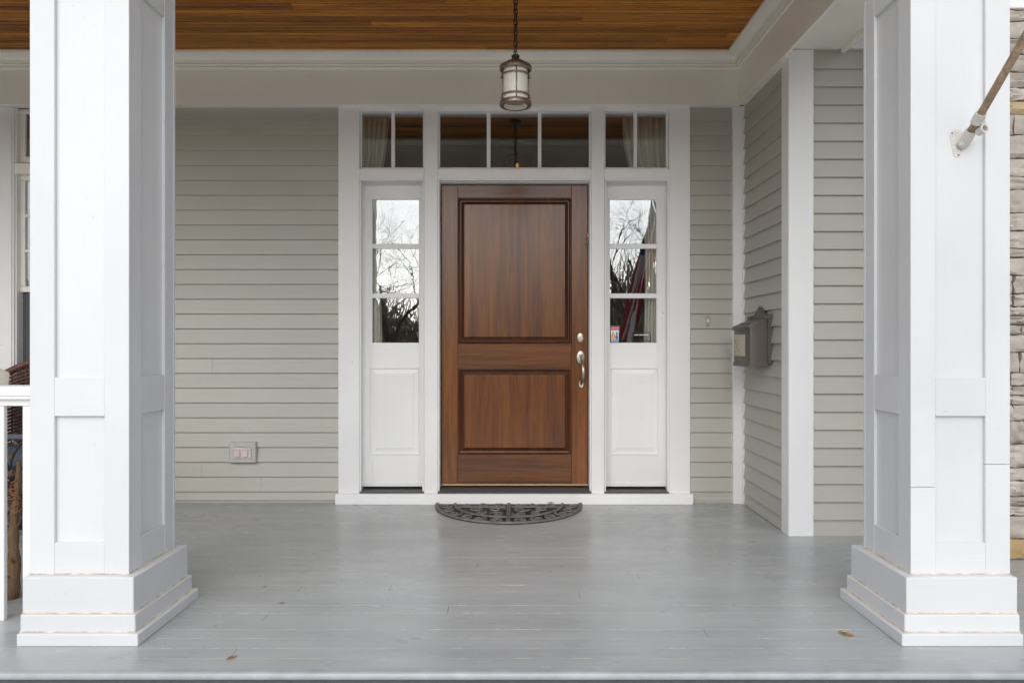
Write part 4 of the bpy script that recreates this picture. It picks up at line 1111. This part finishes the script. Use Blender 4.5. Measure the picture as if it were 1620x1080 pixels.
# dry stalk bundle behind the railing
sx_, sy_ = -2.275, 3.30
sk_ = thing('stalk_bundle', (sx_, sy_, 0), 'dry brown stalk tied with orange twine leaning by the column', 'dried stalk')
MB().tube([(sx_ - .012 + .03 * t + .006 * math.sin(t * 9), sy_, .62 * t) for t in [i / 14 for i in range(15)]], [.031 - .022 * (i / 14) + .003 * math.sin(i * 2.2) for i in range(15)], 10).build('stalk', 'stalk_bark', sk_, True)
for k in range(7):
    z_ = .40 + .022 * k; a = [2 * math.pi * i / 14 for i in range(14)]
    MB().tube([(sx_ + .008 + (.021 + .004 * math.sin(3 * t + k)) * math.cos(t), sy_ + (.021) * math.sin(t), z_ + .012 * math.sin(t + k * 1.3)) for t in a], .0025, 4, True).build('twine_loop', 'twine', sk_, True)
def blade(p0, p1, p2, wd, name='leaf_blade'):
    m = MB(); n = 12
    for i in range(n + 1):
        t = i / n; p = Vector(p0) * (1 - t) ** 2 + Vector(p1) * 2 * t * (1 - t) + Vector(p2) * t * t
        w_ = wd * math.sin(math.pi * (.15 + .85 * t)) / 2
        m.v += [(p.x, p.y - w_, p.z + w_ * .3), (p.x, p.y, p.z - w_ * .25), (p.x, p.y + w_, p.z + w_ * .3)]
    for i in range(n):
        for j in range(2): q = 3 * i + j; m.f.append((q, q + 1, q + 4, q + 3))
    return m.build(name, 'dry_blade', sk_, True)
blade((sx_ - .01, sy_, .15), (sx_ - .06, sy_ - .12, .24), (sx_ - .16, sy_ - .19, .20), .05)
blade((sx_ + .0, sy_, .15), (sx_ + .05, sy_ - .1, .24), (sx_ + .10, sy_ - .20, .19), .035)
blade((sx_ - .02, sy_, .10), (sx_ + .0, sy_ - .1, .13), (sx_ + .06, sy_ - .18, .03), .045)
blade((sx_ - .03, sy_, .12), (sx_ - .10, sy_ - .05, .18), (sx_ - .22, sy_ - .10, .11), .04)

# ================================================================== FALLEN LEAVES ON THE FLOOR
def fallen(px, py, L, ang, label, mat='dry_leaf', curl=.3):
    x_, y_ = floor_at(px, py); m = MB(); n = 7
    ca, sa = math.cos(ang), math.sin(ang)
    for i in range(n + 1):
        t = i / n; w_ = L * .19 * math.sin(math.pi * (.06 + .9 * t)) * (1 + .25 * math.sin(i * 2.1))
        for s_ in (-1, 0, 1):
            u, v = (t - .5) * L, s_ * w_
            m.v.append((x_ + u * ca - v * sa, y_ + u * sa + v * ca, .0012 + curl * L * ((t - .5) ** 2) + (abs(s_) * w_ * .5)))
    for i in range(n):
        for j in range(2): q = 3 * i + j; m.f.append((q, q + 1, q + 4, q + 3))
    o = m.build('fallen_leaf', mat, None, True); sm = o.modifiers.new('thick', 'SOLIDIFY'); sm.thickness = .0006
    return tag(o, label, 'leaf', 'dry leaves lying on the porch floor')
small = 'tiny dry leaf scrap on the grey floor between the left column and the door'
fallen(419, 928, .022, .5, small); fallen(407, 945, .012, 0, small); fallen(446, 954, .026, -.2, 'longest of the brown leaf scraps scattered beside the plinth by the railing')
fallen(322, 814, .022, .3, 'tiny dry leaf scrap on the floor below the clapboards and outlet'); fallen(341, 990, .014, .1, small)
fallen(1339, 1004, .062, -.75, 'largest orange dry leaf beside the plinth of the flag column', 'dry_blade')
fallen(366, 1041, .045, .9, 'dry leaf caught in a splintered crack at the porch edge')
fallen(563, 799, .030, .5, 'orange dry leaf on the floor in front of the door sill', 'dry_blade')
fallen(584, 801, .010, .2, 'speck of leaf beside the sill')
fallen(1162, 957, .02, .4, 'tiny dry leaf scrap on the floor toward the corner board')
fallen(1176, 826, .018, .4, 'tiny dry leaf scrap below the mailbox')
for (u, v, L) in ((.30, .012, .045),):
    m = MB()
    for i in range(8):
        t = i / 7; w_ = L * .22 * math.sin(math.pi * (.06 + .9 * t))
        for s_ in (-1, 0, 1): m.v.append((mx + u + (t - .5) * L, my - v + s_ * w_ * .6 - .01, .0185 + abs(s_) * w_ * .6 + .3 * L * (t - .5) ** 2))
    for i in range(7):
        for j in range(2): q = 3 * i + j; m.f.append((q, q + 1, q + 4, q + 3))
    o = m.build('fallen_leaf', 'dry_leaf', None, True); sm = o.modifiers.new('thick', 'SOLIDIFY'); sm.thickness = .0006
    tag(o, 'curled brown leaf resting on the rubber doormat', 'leaf', 'dry leaves lying on the porch floor')

# ================================================================== GARDEN ACROSS THE STREET (seen mirrored in the glass)
def tree(x, y, h, seed, label):
    r = random.Random(seed); t = thing('bare_tree', (x, y, GZ), label, 'tree', 'bare winter trees across the street')
    trunk = MB(); br_ = MB(); cnt = [0]
    def grow(p, d, L, rad, lev, mb):
        n = 4; pts = [p.copy()]; rs = [rad]; q = p.copy(); dd = d.copy()
        for i in range(n):
            dd = (dd + Vector((r.gauss(0, .13), r.gauss(0, .13), r.gauss(.03, .09)))).normalized()
            q = q + dd * L / n; pts.append(q.copy()); rs.append(rad * (1 - .42 * (i + 1) / n))
        mb.tube(pts, rs, 7 if lev < 2 else (4 if lev < 4 else 3))
        if lev >= 6 or cnt[0] > 5200: return
        kids = (4 if lev == 0 else 3)
        for k in range(kids):
            j = r.choice([2, 3, 4, 4]); a = r.uniform(0, 2 * math.pi); sp_ = r.uniform(.35, .95)
            o = dd.orthogonal().normalized(); o2 = dd.cross(o)
            nd = (dd * math.cos(sp_) + (o * math.cos(a) + o2 * math.sin(a)) * math.sin(sp_)).normalized()
            cnt[0] += 1
            grow(pts[j], nd, L * r.uniform(.62, .82), rs[j] * r.uniform(.55, .72), lev + 1, br_)
    grow(Vector((x, y, GZ - .05)), Vector((r.gauss(0, .05), r.gauss(0, .05), 1)), h * .30, h * .016, 0, trunk)
    trunk.build('trunk', 'bark', t, True); br_.build('crown', 'bark', t, True)
tree(-5.2, -21, 11, 3, 'bare branching tree on the far verge opposite the outlet side')
tree(4.9, -20, 12, 11, 'bare branching tree on the far verge opposite the mailbox side')
tree(-13.5, -19, 12, 23, 'bare branching tree on the far verge opposite the wicker chair')
tree(-1.5, -27, 13, 31, 'taller bare tree standing behind the verge trees')
tree(-9.5, -31, 15, 41, 'leaning bare tree behind the verge opposite the railing')
tree(8.5, -32, 15, 47, 'wide bare tree behind the verge opposite the stone pier')
tree(-6.8, -26, 12, 53, 'slender bare tree close behind the outlet side tree')
tree(6.2, -26, 12, 59, 'slender bare tree close behind the mailbox side tree')
hd = MB(); r3 = random.Random(9)
for i in range(8000):
    y_ = r3.uniform(-54, -38); x_ = r3.uniform(-60, 60); h_ = (6.6 + 1.1 * math.sin(x_ * .21) + .8 * math.sin(x_ * .53 + 2)) * r3.uniform(.3, 1.12)
    hd.tube([(x_, y_, GZ), (x_ + r3.gauss(0, .35), y_, GZ + h_ * .55), (x_ + r3.gauss(0, .9), y_ + r3.gauss(0, .4), GZ + h_)], [.11, .08, .015], 3)
tag(hd.build('brushwood', 'brush_brown'), 'mass of leafless brown brushwood far across the street', 'brushwood', kind='stuff')
